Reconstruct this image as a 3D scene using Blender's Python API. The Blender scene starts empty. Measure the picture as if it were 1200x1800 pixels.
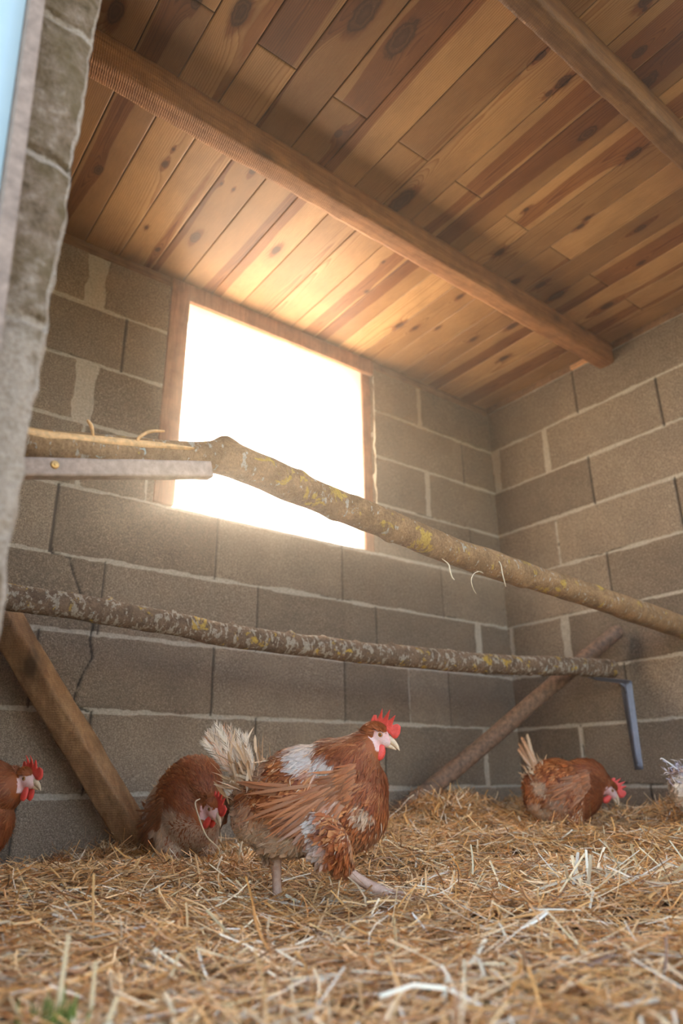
import bpy, bmesh, math
import numpy as np
from mathutils import Vector, Matrix, Quaternion

# ------------------------------------------------------------------ camera, light, exposure
SC = bpy.context.scene
COL = SC.collection
YAW, PITCH, ROLL, FPX = math.radians(37.218), math.radians(20.792), math.radians(-0.7209), 1232.0
cy_, sy_ = math.cos(YAW), math.sin(YAW)
cp_, sp_ = math.cos(PITCH), math.sin(PITCH)
F0 = Vector((sy_ * cp_, cy_ * cp_, sp_))
R0 = Vector((cy_, -sy_, 0))
U0 = R0.cross(F0)
RR = math.cos(ROLL) * R0 + math.sin(ROLL) * U0
UU = -math.sin(ROLL) * R0 + math.cos(ROLL) * U0
cam_d = bpy.data.cameras.new('camera')
cam = bpy.data.objects.new('camera', cam_d)
COL.objects.link(cam)
cam.matrix_world = Matrix(((RR.x, UU.x, -F0.x, 0), (RR.y, UU.y, -F0.y, 0), (RR.z, UU.z, -F0.z, 0), (0, 0, 0, 1)))
cam_d.sensor_fit = 'VERTICAL'
cam_d.sensor_height = 36.0
cam_d.sensor_width = 24.0
cam_d.lens = 36.0 * FPX / 1800.0
cam_d.clip_start = 0.01
cam_d.clip_end = 500
cam_d.dof.use_dof = True
cam_d.dof.focus_distance = 1.30
cam_d.dof.aperture_fstop = 3.0
SC.camera = cam

SUN_DIR = Vector((0.854, 1.879, 0.799)).normalized()
EXPOSURE = 0.88
SKY_STRENGTH = 0.55
SUN_STRENGTH = 32.0
SC.view_settings.view_transform = 'Standard'
SC.view_settings.look = 'None'
SC.view_settings.exposure = EXPOSURE
SC.view_settings.gamma = 1.0
SC.view_settings.use_curve_mapping = False
SC.cycles.max_bounces = 10
SC.cycles.diffuse_bounces = 6
SC.cycles.transparent_max_bounces = 16
SC.cycles.use_denoising = True
SC.cycles.sample_clamp_indirect = 8.0

world = bpy.data.worlds.new('sky')
SC.world = world
world.use_nodes = True
wn = world.node_tree
wn.nodes.clear()
w_out = wn.nodes.new('ShaderNodeOutputWorld')
w_bg = wn.nodes.new('ShaderNodeBackground')
w_sky = wn.nodes.new('ShaderNodeTexSky')
w_sky.sky_type = 'NISHITA'
w_sky.sun_disc = False
w_sky.sun_elevation = math.asin(SUN_DIR.z)
w_sky.sun_rotation = math.atan2(SUN_DIR.x, SUN_DIR.y)
w_sky.air_density = 1.0
w_sky.dust_density = 2.5
w_sky.ozone_density = 1.0
w_bg.inputs['Strength'].default_value = SKY_STRENGTH
w_mix = wn.nodes.new('ShaderNodeMixRGB')      # warm tint takes blue out of the sky light
w_mix.blend_type = 'MULTIPLY'
w_mix.inputs[0].default_value = 1.0
w_mix.inputs[2].default_value = (1.17, 0.965, 0.86, 1)
wn.links.new(w_sky.outputs[0], w_mix.inputs[1])
wn.links.new(w_mix.outputs[0], w_bg.inputs[0])
wn.links.new(w_bg.outputs[0], w_out.inputs[0])

sun_d = bpy.data.lights.new('sun', 'SUN')
sun_d.energy = SUN_STRENGTH
sun_d.angle = math.radians(0.7)
sun_d.color = (1.0, 0.93, 0.83)
sun = bpy.data.objects.new('sun', sun_d)
COL.objects.link(sun)
sun.rotation_euler = SUN_DIR.to_track_quat('Z', 'Y').to_euler()
sun.location = SUN_DIR * 20

# ------------------------------------------------------------------ dimensions (camera height is z = 0)
W, D = 2.28, 1.8788
LEFT = -0.40
CEIL = 1.588
FRONT = 0.61
ROOF_FRONT = 0.28
ZL = [-0.234, -0.034, 0.169, 0.367, 0.570, 0.768, 0.968, 1.168, 1.366, 1.566]
WX0, WX1, WZ0, WZ1 = 0.722, 1.598, 0.772, 1.553
rng = np.random.default_rng(7)

# ------------------------------------------------------------------ helpers
def sstep(a, b, x):
    t = np.clip((x - a) / (b - a), 0, 1)
    return t * t * (3 - 2 * t)

def vnoise(u, v, scale, seed):
    """smooth value noise in 2D, -1..1"""
    u = np.asarray(u, float) * scale + 1000.37
    v = np.asarray(v, float) * scale + 1000.71
    iu, iv = np.floor(u).astype(np.int64), np.floor(v).astype(np.int64)
    fu, fv = u - iu, v - iv
    fu, fv = fu * fu * (3 - 2 * fu), fv * fv * (3 - 2 * fv)
    def h(a, b):
        n = (a * 374761393 + b * 668265263 + seed * 974634777) & 0xffffffff
        n = ((n ^ (n >> 13)) * 1274126177) & 0xffffffff
        return ((n ^ (n >> 16)) & 0xffff) / 32767.5 - 1
    return (h(iu, iv) * (1 - fu) + h(iu + 1, iv) * fu) * (1 - fv) + (h(iu, iv + 1) * (1 - fu) + h(iu + 1, iv + 1) * fu) * fv

def fbm(u, v, scale, seed, oct=3):
    s, a, t = 0, 1.0, 0
    for i in range(oct):
        s = s + a * vnoise(u, v, scale * 2 ** i, seed + 17 * i)
        t += a
        a *= 0.5
    return s / t

def mesh_np(name, verts, faces, mat, attrs=None, colors=None, smooth=True, parent=None):
    """faces: (n,4) or (n,3) int array, or a list of such arrays"""
    me = bpy.data.meshes.new(name)
    verts = np.asarray(verts, np.float32)
    if not isinstance(faces, list):
        faces = [faces]
    faces = [np.asarray(f, np.int32) for f in faces if len(f)]
    me.vertices.add(len(verts))
    me.vertices.foreach_set('co', verts.ravel())
    nl = sum(f.size for f in faces)
    npoly = sum(len(f) for f in faces)
    me.loops.add(nl)
    me.loops.foreach_set('vertex_index', np.concatenate([f.ravel() for f in faces]))
    me.polygons.add(npoly)
    tot = np.concatenate([np.full(len(f), f.shape[1], np.int32) for f in faces])
    st = np.concatenate([[0], np.cumsum(tot)[:-1]]).astype(np.int32)
    me.polygons.foreach_set('loop_start', st)
    me.polygons.foreach_set('loop_total', tot)
    me.update(calc_edges=True)
    me.validate()
    if smooth:
        me.polygons.foreach_set('use_smooth', np.ones(len(me.polygons), bool))
    for k, a in (attrs or {}).items():
        at = me.attributes.new(k, 'FLOAT', 'POINT')
        at.data.foreach_set('value', np.asarray(a, np.float32).ravel())
    if colors is not None:
        at = me.attributes.new('Col', 'FLOAT_COLOR', 'POINT')
        c = np.ones((len(verts), 4), np.float32)
        c[:, :3] = colors
        at.data.foreach_set('color', c.ravel())
    if mat is not None:
        me.materials.append(mat)
    ob = bpy.data.objects.new(name, me)
    COL.objects.link(ob)
    if parent is not None:
        ob.parent = parent
    return ob

def grid_faces(nu, nv, off=0, mask=None, flip=False):
    i = np.arange(nu - 1)[:, None] * nv + np.arange(nv - 1)[None, :] + off
    f = np.stack([i, i + nv, i + nv + 1, i + 1], -1)
    if flip:
        f = f[..., ::-1]
    f = f.reshape(-1, 4)
    if mask is not None:
        f = f[mask.ravel()]
    return f

BOXF = np.array([[0, 3, 2, 1], [4, 5, 6, 7], [0, 1, 5, 4], [1, 2, 6, 5], [2, 3, 7, 6], [3, 0, 4, 7]])
def box_v(a, b):
    x0, y0, z0 = a
    x1, y1, z1 = b
    return np.array([[x0, y0, z0], [x1, y0, z0], [x1, y1, z0], [x0, y1, z0], [x0, y0, z1], [x1, y0, z1], [x1, y1, z1], [x0, y1, z1]], float)

class MB:
    """collects geometry for ONE mesh object"""
    def __init__(self):
        self.v, self.q, self.t, self.n = [], [], [], 0
        self.a = {}
        self.c = []
    def add(self, v, q=None, t=None, attrs=None, col=None):
        v = np.asarray(v, float).reshape(-1, 3)
        if q is not None and len(q):
            self.q.append(np.asarray(q) + self.n)
        if t is not None and len(t):
            self.t.append(np.asarray(t) + self.n)
        self.v.append(v)
        for k, x in (attrs or {}).items():
            self.a.setdefault(k, []).append(np.broadcast_to(np.asarray(x, float), (len(v),)))
        if col is not None:
            self.c.append(np.broadcast_to(np.asarray(col, float), (len(v), 3)))
        self.n += len(v)
        return self
    def box(self, a, b, **k):
        return self.add(box_v(a, b), BOXF, **k)
    def build(self, name, mat, parent=None, smooth=False, bevel=0):
        fs = []
        if self.q:
            fs.append(np.concatenate(self.q))
        if self.t:
            fs.append(np.concatenate(self.t))
        o = mesh_np(name, np.concatenate(self.v), fs, mat, {k: np.concatenate(x) for k, x in self.a.items()},
                    np.concatenate(self.c) if self.c else None, smooth, parent)
        if bevel:
            m = o.modifiers.new('bevel', 'BEVEL')
            m.width = bevel
            m.segments = 2
        return o

def tag(o, label=None, cat=None, group=None, kind=None):
    if label: o['label'] = label
    if cat: o['category'] = cat
    if group: o['group'] = group
    if kind: o['kind'] = kind
    return o

def empty(name, loc=(0, 0, 0), rz=0):
    o = bpy.data.objects.new(name, None)
    COL.objects.link(o)
    o.location = loc
    o.rotation_euler = (0, 0, rz)
    o.empty_display_size = 0.05
    return o

def frame_along(path):
    p = np.asarray(path, float)
    t = np.gradient(p, axis=0)
    t /= np.linalg.norm(t, axis=1)[:, None]
    a = np.cross(t, np.array([0.13, 0.21, 0.97]))
    a /= np.linalg.norm(a, axis=1)[:, None]
    b = np.cross(a, t)
    return p, t, a, b

def resample(pts, n):
    """Catmull-Rom through pts (any number of columns)"""
    p = np.asarray(pts, float)
    p = np.vstack([2 * p[0] - p[1], p, 2 * p[-1] - p[-2]])
    out = []
    m = len(p) - 3
    for s in np.linspace(0, m - 1e-6, n):
        i = int(s); t = s - i
        a, b, c, d = p[i], p[i + 1], p[i + 2], p[i + 3]
        out.append(0.5 * (2 * b + (c - a) * t + (2 * a - 5 * b + 4 * c - d) * t * t + (3 * b - a - 3 * c + d) * t ** 3))
    return np.array(out)

def tube(path, rad, ns=12, cap=True):
    """returns verts, quads, tris; rad may be (n,) or (n,ns)"""
    p, t, a, b = frame_along(path)
    n = len(p)
    rad = np.asarray(rad, float)
    if rad.ndim == 0: rad = np.full(n, float(rad))
    if rad.ndim == 1: rad = np.repeat(rad[:, None], ns, 1)
    th = np.linspace(0, 2 * np.pi, ns, endpoint=False)
    v = p[:, None] + rad[..., None] * (np.cos(th)[None, :, None] * a[:, None] + np.sin(th)[None, :, None] * b[:, None])
    v = v.reshape(-1, 3)
    i = np.arange(n - 1)[:, None] * ns + np.arange(ns)[None]
    j = np.arange(n - 1)[:, None] * ns + (np.arange(ns)[None] + 1) % ns
    q = np.stack([i, i + ns, j + ns, j], -1).reshape(-1, 4)
    tr = np.zeros((0, 3), int)
    if cap:
        v = np.vstack([v, p[0], p[-1]])
        k = np.arange(ns); k1 = (k + 1) % ns
        tr = np.vstack([np.stack([np.full(ns, n * ns), k, k1], -1),
                        np.stack([np.full(ns, n * ns + 1), (n - 1) * ns + k1, (n - 1) * ns + k], -1)])
    return v, q, tr

def ellipsoid(c, r, rot=None, nu=20, nv=12):
    th = np.linspace(0, np.pi, nv + 1)[1:-1]
    ph = np.linspace(0, 2 * np.pi, nu, endpoint=False)
    v = np.stack([np.sin(th)[:, None] * np.cos(ph), np.sin(th)[:, None] * np.sin(ph), np.cos(th)[:, None] * np.ones(nu)], -1).reshape(-1, 3)
    v = np.vstack([v, [0, 0, 1], [0, 0, -1]]) * np.asarray(r)
    if rot is not None:
        v = v @ np.asarray(rot).T
    v = v + np.asarray(c)
    m = nv - 1
    i = np.arange(m - 1)[:, None] * nu + np.arange(nu)[None]
    j = np.arange(m - 1)[:, None] * nu + (np.arange(nu)[None] + 1) % nu
    q = np.stack([i, i + nu, j + nu, j], -1).reshape(-1, 4)
    k = np.arange(nu); k1 = (k + 1) % nu
    t = np.vstack([np.stack([np.full(nu, m * nu), k, k1], -1), np.stack([np.full(nu, m * nu + 1), (m - 1) * nu + k1, (m - 1) * nu + k], -1)])
    return v, q, t

# ------------------------------------------------------------------ materials
def new_mat(name):
    m = bpy.data.materials.new(name)
    m.use_nodes = True
    m.node_tree.nodes.clear()
    return m, m.node_tree

class NT:
    def __init__(self, name):
        self.m, self.t = new_mat(name)
        self.out = self.n('OutputMaterial')
    def n(self, kind, **kw):
        nd = self.t.nodes.new('ShaderNode' + kind)
        for k, v in kw.items():
            if hasattr(nd, k): setattr(nd, k, v)
            else: nd.inputs[k.replace('_', ' ')].default_value = v
        return nd
    def l(self, a, b):
        self.t.links.new(a, b)
    def val(self, x, inp):
        if hasattr(x, 'links'): self.l(x, inp)
        else: inp.default_value = x
    def math(self, op, a, b=0.0, c=None):
        nd = self.n('Math', operation=op)
        self.val(a, nd.inputs[0]); self.val(b, nd.inputs[1])
        if c is not None: self.val(c, nd.inputs[2])
        return nd.outputs[0]
    def mix(self, f, a, b, mode='MIX'):
        nd = self.n('MixRGB', blend_type=mode)
        self.val(f, nd.inputs[0])
        for x, i in ((a, 1), (b, 2)):
            if isinstance(x, tuple): nd.inputs[i].default_value = (*x, 1)
            else: self.l(x, nd.inputs[i])
        return nd.outputs[0]
    def ramp(self, x, stops, interp='LINEAR'):
        nd = self.n('ValToRGB')
        nd.color_ramp.interpolation = interp
        el = nd.color_ramp.elements
        while len(el) < len(stops): el.new(0.5)
        for e, (p, c) in zip(el, stops):
            e.position = p
            e.color = (*c, 1) if isinstance(c, tuple) else (c, c, c, 1)
        self.l(x, nd.inputs[0])
        return nd.outputs[0]
    def coord(self, scale=(1, 1, 1), rot=(0, 0, 0)):
        tc = self.n('TexCoord'); mp = self.n('Mapping')
        mp.inputs['Scale'].default_value = scale
        mp.inputs['Rotation'].default_value = rot
        self.l(tc.outputs['Object'], mp.inputs[0])
        return mp.outputs[0]
    def noise(self, vec, scale, detail=4, rough=0.6, dist=0.0):
        nd = self.n('TexNoise')
        nd.inputs['Scale'].default_value = scale
        nd.inputs['Detail'].default_value = detail
        nd.inputs['Roughness'].default_value = rough
        nd.inputs['Distortion'].default_value = dist
        if vec is not None: self.l(vec, nd.inputs['Vector'])
        return nd.outputs['Fac']
    def voro(self, vec, scale, feature='F1'):
        nd = self.n('TexVoronoi', feature=feature)
        nd.inputs['Scale'].default_value = scale
        self.l(vec, nd.inputs['Vector'])
        return nd.outputs['Distance']
    def attr(self, name):
        return self.n('Attribute', attribute_name=name).outputs
    def bump(self, h, strength=0.5, dist=0.002, normal=None):
        nd = self.n('Bump')
        nd.inputs['Strength'].default_value = strength
        nd.inputs['Distance'].default_value = dist
        self.l(h, nd.inputs['Height'])
        if normal is not None: self.l(normal, nd.inputs['Normal'])
        return nd.outputs[0]
    def bsdf(self, col, rough=0.7, normal=None, spec=0.5, **kw):
        b = self.n('BsdfPrincipled')
        if isinstance(col, tuple): b.inputs['Base Color'].default_value = (*col, 1)
        else: self.l(col, b.inputs['Base Color'])
        self.val(rough, b.inputs['Roughness'])
        b.inputs['Specular IOR Level'].default_value = spec
        for k, v in kw.items(): b.inputs[k.replace('_', ' ')].default_value = v
        if normal is not None: self.l(normal, b.inputs['Normal'])
        self.b = b
        return b.outputs[0]
    def finish(self, s):
        self.l(s, self.out.inputs[0])
        return self.m

def mat_block():
    N = NT('concrete_block')
    co = N.coord()
    n1 = N.noise(co, 380, 3, 0.75)
    n2 = N.noise(co, 9, 4, 0.6)
    n3 = N.noise(co, 150, 4, 0.7)
    v = N.voro(co, 300)
    tint = N.attr('tint')[2]; mort = N.attr('mort')[2]; dark = N.attr('dark')[2]
    g = N.ramp(n1, [(0.34, (0.075, 0.058, 0.044)), (0.5, (0.265, 0.220, 0.178)), (0.66, (0.55, 0.475, 0.40))])
    g = N.mix(N.ramp(n3, [(0.42, 0.0), (0.60, 0.6)]), g, (0.14, 0.112, 0.088))
    g = N.mix(0.45, g, N.ramp(n2, [(0.3, (0.72, 0.70, 0.68)), (0.7, (1.25, 1.2, 1.12))]), 'MULTIPLY')
    tn = N.n('CombineColor')
    for i in range(3): N.l(N.math('ADD', (0.96, 0.865, 0.755)[i], N.math('MULTIPLY', tint, (0.20, 0.19, 0.17)[i])), tn.inputs[i])
    g = N.mix(1.0, g, tn.outputs[0], 'MULTIPLY')
    mc = N.ramp(N.noise(co, 160, 4, 0.7), [(0.3, (0.32, 0.268, 0.20)), (0.7, (0.58, 0.50, 0.395))])
    mf = N.math('ADD', mort, N.math('MULTIPLY', N.math('SUBTRACT', n3, 0.5), 0.5))
    mf = N.ramp(mf, [(0.40, 0.0), (0.56, 1.0)])
    c = N.mix(mf, g, mc)
    spk = N.ramp(N.voro(co, 46), [(0.035, 1.0), (0.055, 0.0)])
    c = N.mix(N.math('MULTIPLY', spk, 0.5), c, (0.60, 0.55, 0.47))
    c = N.mix(dark, c, (0.035, 0.028, 0.022))  # near-black colour paints in the shade of gaps too narrow to model
    h = N.math('ADD', N.math('MULTIPLY', n1, 0.9), N.math('MULTIPLY', v, 0.8))
    h = N.math('ADD', h, N.math('MULTIPLY', n3, 0.8))
    return N.finish(N.bsdf(c, 0.93, N.bump(h, 0.75, 0.0022), 0.2))

def mat_board():
    """ceiling boards: ring coordinate, heartwood, knots and tone come from vertex data"""
    N = NT('pine_board')
    ring = N.attr('ring')[2]; heart = N.attr('heart')[2]; knot = N.attr('knot')[2]; tone = N.attr('tone')[2]
    co = N.coord((1, 0.045, 1))
    fine = N.noise(co, 420, 4, 0.65)
    med = N.noise(N.coord((1, 0.12, 1)), 40, 4, 0.6)
    blot = N.noise(N.coord((1, 0.5, 1)), 13, 4, 0.6)
    rr = N.math('ADD', ring, N.math('MULTIPLY', fine, 0.25))
    fr = N.math('FRACT', rr)
    line = N.ramp(fr, [(0.0, 0.10), (0.55, 0.30), (0.90, 1.0), (0.97, 0.25), (1.0, 0.10)])
    sap = N.mix(line, (0.70, 0.42, 0.19), (0.42, 0.19, 0.065))
    hrt = N.mix(line, (0.43, 0.185, 0.062), (0.22, 0.072, 0.022))
    hf = N.ramp(N.math('ADD', heart, N.math('MULTIPLY', N.math('SUBTRACT', med, 0.5), 0.55)), [(0.42, 0.0), (0.58, 1.0)])
    c = N.mix(hf, sap, hrt)
    c = N.mix(0.5, c, N.ramp(fine, [(0.3, (0.72, 0.68, 0.64)), (0.7, (1.2, 1.18, 1.15))]), 'MULTIPLY')
    c = N.mix(0.6, c, N.ramp(blot, [(0.28, (0.62, 0.55, 0.48)), (0.55, (1.0, 1.0, 1.0)), (0.75, (1.15, 1.12, 1.05))]), 'MULTIPLY')
    tn = N.ramp(tone, [(0.0, (0.36, 0.30, 0.26)), (0.5, (0.56, 0.52, 0.48)), (1.0, (0.86, 0.85, 0.83))])
    c = N.mix(1.0, c, tn, 'MULTIPLY')
    kd = N.math('ADD', knot, N.math('MULTIPLY', N.math('SUBTRACT', N.noise(N.coord((1, .6, 1)), 75, 4), 0.5), 0.30))
    kf = N.ramp(kd, [(0.0, 1.0), (0.30, 0.93), (0.37, 0.55), (0.55, 0.22), (1.0, 0.0)])
    kc = N.ramp(kd, [(0.0, (0.10, 0.040, 0.018)), (0.17, (0.055, 0.022, 0.010)), (0.24, (0.11, 0.045, 0.018)), (0.33, (0.028, 0.012, 0.007)), (0.42, (0.15, 0.055, 0.018))])
    c = N.mix(kf, c, kc)
    scr = N.ramp(N.voro(N.coord(), 70), [(0.03, 1.0), (0.06, 0.0)])
    c = N.mix(N.math('MULTIPLY', scr, 0.35), c, (0.62, 0.45, 0.28))
    c = N.mix(N.attr('gap')[2], c, (0.02, 0.010, 0.005))
    h = N.math('ADD', N.math('MULTIPLY', line, -0.5), fine)
    return N.finish(N.bsdf(c, 0.52, N.bump(h, 0.25, 0.0008), 0.35))

def mat_beam(name, c0, c1, axis=0, saw=0.5):
    N = NT(name)
    sc = [1, 1, 1]; sc[axis] = 0.05
    co = N.coord(tuple(sc))
    fine = N.noise(co, 300, 5, 0.7)
    med = N.noise(co, 42, 4, 0.6, 0.6)
    w = N.n('TexWave', wave_type='BANDS', bands_direction='XYZ'[axis])
    N.l(N.coord((1, 1, 1), (0, 0, 0.15)), w.inputs['Vector'])
    w.inputs['Scale'].default_value = 60; w.inputs['Distortion'].default_value = 3.5
    w.inputs['Detail'].default_value = 3; w.inputs['Detail Scale'].default_value = 1.5
    c = N.mix(N.ramp(med, [(0.33, 0.0), (0.66, 1.0)]), c0, c1)
    c = N.mix(0.75, c, N.ramp(fine, [(0.25, (0.50, 0.45, 0.40)), (0.7, (1.3, 1.28, 1.22))]), 'MULTIPLY')
    c = N.mix(saw * 0.5, c, N.ramp(w.outputs['Fac'], [(0.1, (0.66, 0.60, 0.55)), (0.6, (1.12, 1.1, 1.05))]), 'MULTIPLY')
    blot = N.noise(N.coord(), 18, 4, 0.65)
    c = N.mix(0.7, c, N.ramp(blot, [(0.3, (0.55, 0.50, 0.46)), (0.55, (1, 1, 1)), (0.75, (1.2, 1.15, 1.1))]), 'MULTIPLY')
    kd = N.voro(N.coord(tuple(6.0 if i != axis else 3.0 for i in range(3))), 1.0)
    c = N.mix(N.ramp(kd, [(0.07, 0.9), (0.12, 0.35), (0.2, 0.0)]), c, tuple(x * 0.25 for x in c1))
    h = N.math('ADD', fine, N.math('MULTIPLY', w.outputs['Fac'], saw))
    return N.finish(N.bsdf(c, 0.62, N.bump(h, 0.5, 0.0015), 0.3))

def mat_bark(name, base0, base1, lich=0.5, yellow=0.35, ysc=30):
    N = NT(name)
    co = N.coord()
    n1 = N.noise(N.coord((1.6, 1.6, 1.6)), 120, 5, 0.75)
    n2 = N.noise(co, 28, 4, 0.65)
    c = N.mix(N.ramp(n1, [(0.30, 0.0), (0.68, 1.0)]), base0, base1)
    c = N.mix(N.ramp(n2, [(0.35, 0.55), (0.6, 0.0)]), c, tuple(x * 0.45 for x in base0))
    # pale crust lichen, crosswise flecks
    fl = N.noise(N.coord((1.5, 0.75, 0.75)), 60, 3, 0.6, 0.3)
    lf = N.ramp(N.math('ADD', fl, N.math('MULTIPLY', N.math('SUBTRACT', n1, 0.5), 0.22)), [(0.655 - 0.13 * lich, 0.0), (0.70 - 0.13 * lich, 0.85)])
    c = N.mix(lf, c, N.ramp(n1, [(0.3, (0.30, 0.25, 0.19)), (0.7, (0.60, 0.54, 0.44))]))
    bl = N.noise(co, 40, 4, 0.65, 0.8)
    c = N.mix(N.ramp(bl, [(0.665, 0.0), (0.71, 0.8)]), c, (0.42, 0.50, 0.48))
    yl = N.noise(N.coord((1, 1, 1), (1.1, 0.3, 0.7)), ysc, 4, 0.65, 0.5)
    c = N.mix(N.ramp(yl, [(0.665 - 0.08 * yellow, 0.0), (0.71 - 0.08 * yellow, 0.92)]), c, N.ramp(n1, [(0.3, (0.40, 0.22, 0.03)), (0.7, (0.66, 0.46, 0.09))]))
    h = N.math('ADD', N.math('MULTIPLY', n1, 1.0), N.math('MULTIPLY', fl, 0.8))
    h = N.math('ADD', h, N.math('MULTIPLY', n2, 0.8))
    return N.finish(N.bsdf(c, 0.85, N.bump(h, 1.0, 0.004), 0.25))

def mat_simple(name, col, rough=0.6, noise_scale=60, amt=0.3, metallic=0.0, bump=0.2, spec=0.5, **kw):
    N = NT(name)
    co = N.coord()
    n = N.noise(co, noise_scale, 4, 0.65)
    lo = tuple(x * (1 - amt) for x in col); hi = tuple(min(1, x * (1 + amt)) for x in col)
    c = N.mix(N.ramp(n, [(0.3, 0.0), (0.7, 1.0)]), lo, hi)
    return N.finish(N.bsdf(c, rough, N.bump(n, bump, 0.001), spec, Metallic=metallic, **kw))

def mat_col(name, rough=0.6, translucent=0.0, streak=0.3, spec=0.4, bump_scale=500, bump=0.3):
    """colour from the vertex colour of the strands"""
    N = NT(name)
    col = N.attr('Col')[0]
    n = N.noise(N.coord(), bump_scale, 3, 0.7)
    c = N.mix(streak, col, N.ramp(n, [(0.3, (0.55, 0.52, 0.50)), (0.7, (1.35, 1.33, 1.30))]), 'MULTIPLY')
    s = N.bsdf(c, rough, N.bump(n, bump, 0.0006), spec)
    if translucent:
        t = N.n('BsdfTranslucent'); N.l(c, t.inputs[0])
        m = N.n('MixShader'); m.inputs[0].default_value = translucent
        N.l(s, m.inputs[1]); N.l(t.outputs[0], m.inputs[2])
        s = m.outputs[0]
    return N.finish(s)

def mat_pier():
    N = NT('rough_pier')
    co = N.coord()
    n1 = N.noise(co, 55, 5, 0.7); n2 = N.noise(co, 16, 4, 0.65, 0.4); n3 = N.noise(co, 260, 3, 0.7)
    c = N.ramp(n1, [(0.30, (0.085, 0.060, 0.032)), (0.46, (0.22, 0.152, 0.098)), (0.60, (0.33, 0.245, 0.18)), (0.74, (0.62, 0.51, 0.40))])
    c = N.mix(N.ramp(n2, [(0.35, 0.75), (0.62, 0.0)]), c, (0.155, 0.112, 0.052))
    m = N.ramp(N.math('ADD', N.attr('mort')[2], N.math('MULTIPLY', N.math('SUBTRACT', n1, 0.5), 0.9)), [(0.45, 0.0), (0.75, 0.8)])
    c = N.mix(m, c, N.ramp(n3, [(0.3, (0.36, 0.28, 0.21)), (0.7, (0.62, 0.53, 0.44))]))
    h = N.math('ADD', N.math('MULTIPLY', n1, 1.2), N.math('MULTIPLY', n3, 0.5))
    return N.finish(N.bsdf(c, 0.92, N.bump(h, 1.0, 0.006), 0.2))
M_PIER = mat_pier()
M_BLOCK = mat_block()
M_BOARD = mat_board()
M_BEAM = mat_beam('sawn_beam', (0.44, 0.215, 0.095), (0.30, 0.125, 0.048), 0, 1.0)
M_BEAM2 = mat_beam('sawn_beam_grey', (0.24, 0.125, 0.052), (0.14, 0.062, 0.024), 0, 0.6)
M_TRIM = mat_beam('plate_wood', (0.30, 0.17, 0.085), (0.19, 0.10, 0.048), 0, 0.2)
M_FRAME = mat_beam('window_frame_wood', (0.40, 0.19, 0.10), (0.30, 0.13, 0.065), 2, 0.2)
M_BRACE = mat_beam('brace_wood', (0.40, 0.23, 0.11), (0.25, 0.125, 0.055), 2, 0.5)
M_FRESH = mat_simple('fresh_cut_wood', (0.66, 0.33, 0.14), 0.6, 120, 0.25)
M_GREYWOOD = mat_simple('grey_wood', (0.33, 0.245, 0.195), 0.7, 90, 0.3)
M_BARK1 = mat_bark('lichen_bark', (0.23, 0.12, 0.050), (0.52, 0.31, 0.145), 0.25, 0.85, 20)
M_BARK2 = mat_bark('mottled_bark', (0.12, 0.072, 0.045), (0.34, 0.23, 0.15), 0.90, 0.95, 26)
M_POLE = mat_simple('old_pole_wood', (0.185, 0.108, 0.066), 0.75, 75, 0.6, bump=0.5)
M_SPLIT = mat_simple('split_sapwood', (0.72, 0.42, 0.17), 0.55, 90, 0.3)
M_STEEL = mat_simple('painted_steel', (0.17, 0.175, 0.22), 0.45, 50, 0.15, 0.35)
M_BRASS = mat_simple('brass_screw', (0.65, 0.40, 0.14), 0.35, 200, 0.1, 0.8)
M_STRAW = mat_col('straw', 0.30, 0.10, 0.45, 0.8, 900, 0.3)
M_FEATHER = mat_col('feathers', 0.55, 0.12, 0.45, 0.3, 900, 0.3)
M_SKIN = mat_col('hen_skin', 0.55, 0.0, 0.35, 0.35, 600, 0.8)
M_COMB = mat_simple('comb_red', (0.80, 0.085, 0.060), 0.45, 700, 0.22, bump=0.6, Subsurface_Weight=0.3)
M_COMB.node_tree.nodes['Principled BSDF'].inputs['Subsurface Radius'].default_value = (0.006, 0.002, 0.001)
M_BEAK = mat_simple('beak_horn', (0.66, 0.50, 0.32), 0.4, 300, 0.2)
M_EYE = mat_simple('eye_amber', (0.42, 0.17, 0.04), 0.08, 900, 0.3)
M_PUPIL = mat_simple('pupil', (0.01, 0.01, 0.01), 0.05, 100, 0.1)
M_CLAW = mat_simple('claw_horn', (0.30, 0.24, 0.18), 0.5, 300, 0.2)
M_GRASS = mat_col('grass', 0.5, 0.3, 0.2, 0.4)
M_RENDER = mat_simple('roof_sheet', (0.30, 0.24, 0.19), 0.8, 30, 0.2)

def mat_pane():
    N = NT('dusty_pane')
    n = N.noise(N.coord(), 14, 4, 0.6)
    tl = N.n('BsdfTranslucent'); tl.inputs[0].default_value = (0.95, 0.93, 0.88, 1)
    tr = N.n('BsdfTransparent'); tr.inputs[0].default_value = (0.97, 0.98, 0.97, 1)
    gl = N.n('BsdfGlossy'); gl.inputs['Roughness'].default_value = 0.05
    m = N.n('MixShader'); N.l(N.ramp(n, [(0.2, 0.62), (0.8, 0.74)]), m.inputs[0])
    N.l(tr.outputs[0], m.inputs[1]); N.l(tl.outputs[0], m.inputs[2])
    m2 = N.n('MixShader'); m2.inputs[0].default_value = 0.04
    N.l(m.outputs[0], m2.inputs[1]); N.l(gl.outputs[0], m2.inputs[2])
    return N.finish(m2.outputs[0])
M_PANE = mat_pane()

def mat_sheet():
    N = NT('pale_blue_sheet')
    n = N.noise(N.coord(), 9, 3, 0.5)
    c = N.mix(N.ramp(n, [(0.3, 0.0), (0.7, 1.0)]), (0.50, 0.72, 0.84), (0.62, 0.82, 0.92))
    b = N.bsdf(c, 0.25, None, 0.6)
    return N.finish(b)
M_SHEET = mat_sheet()

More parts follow.
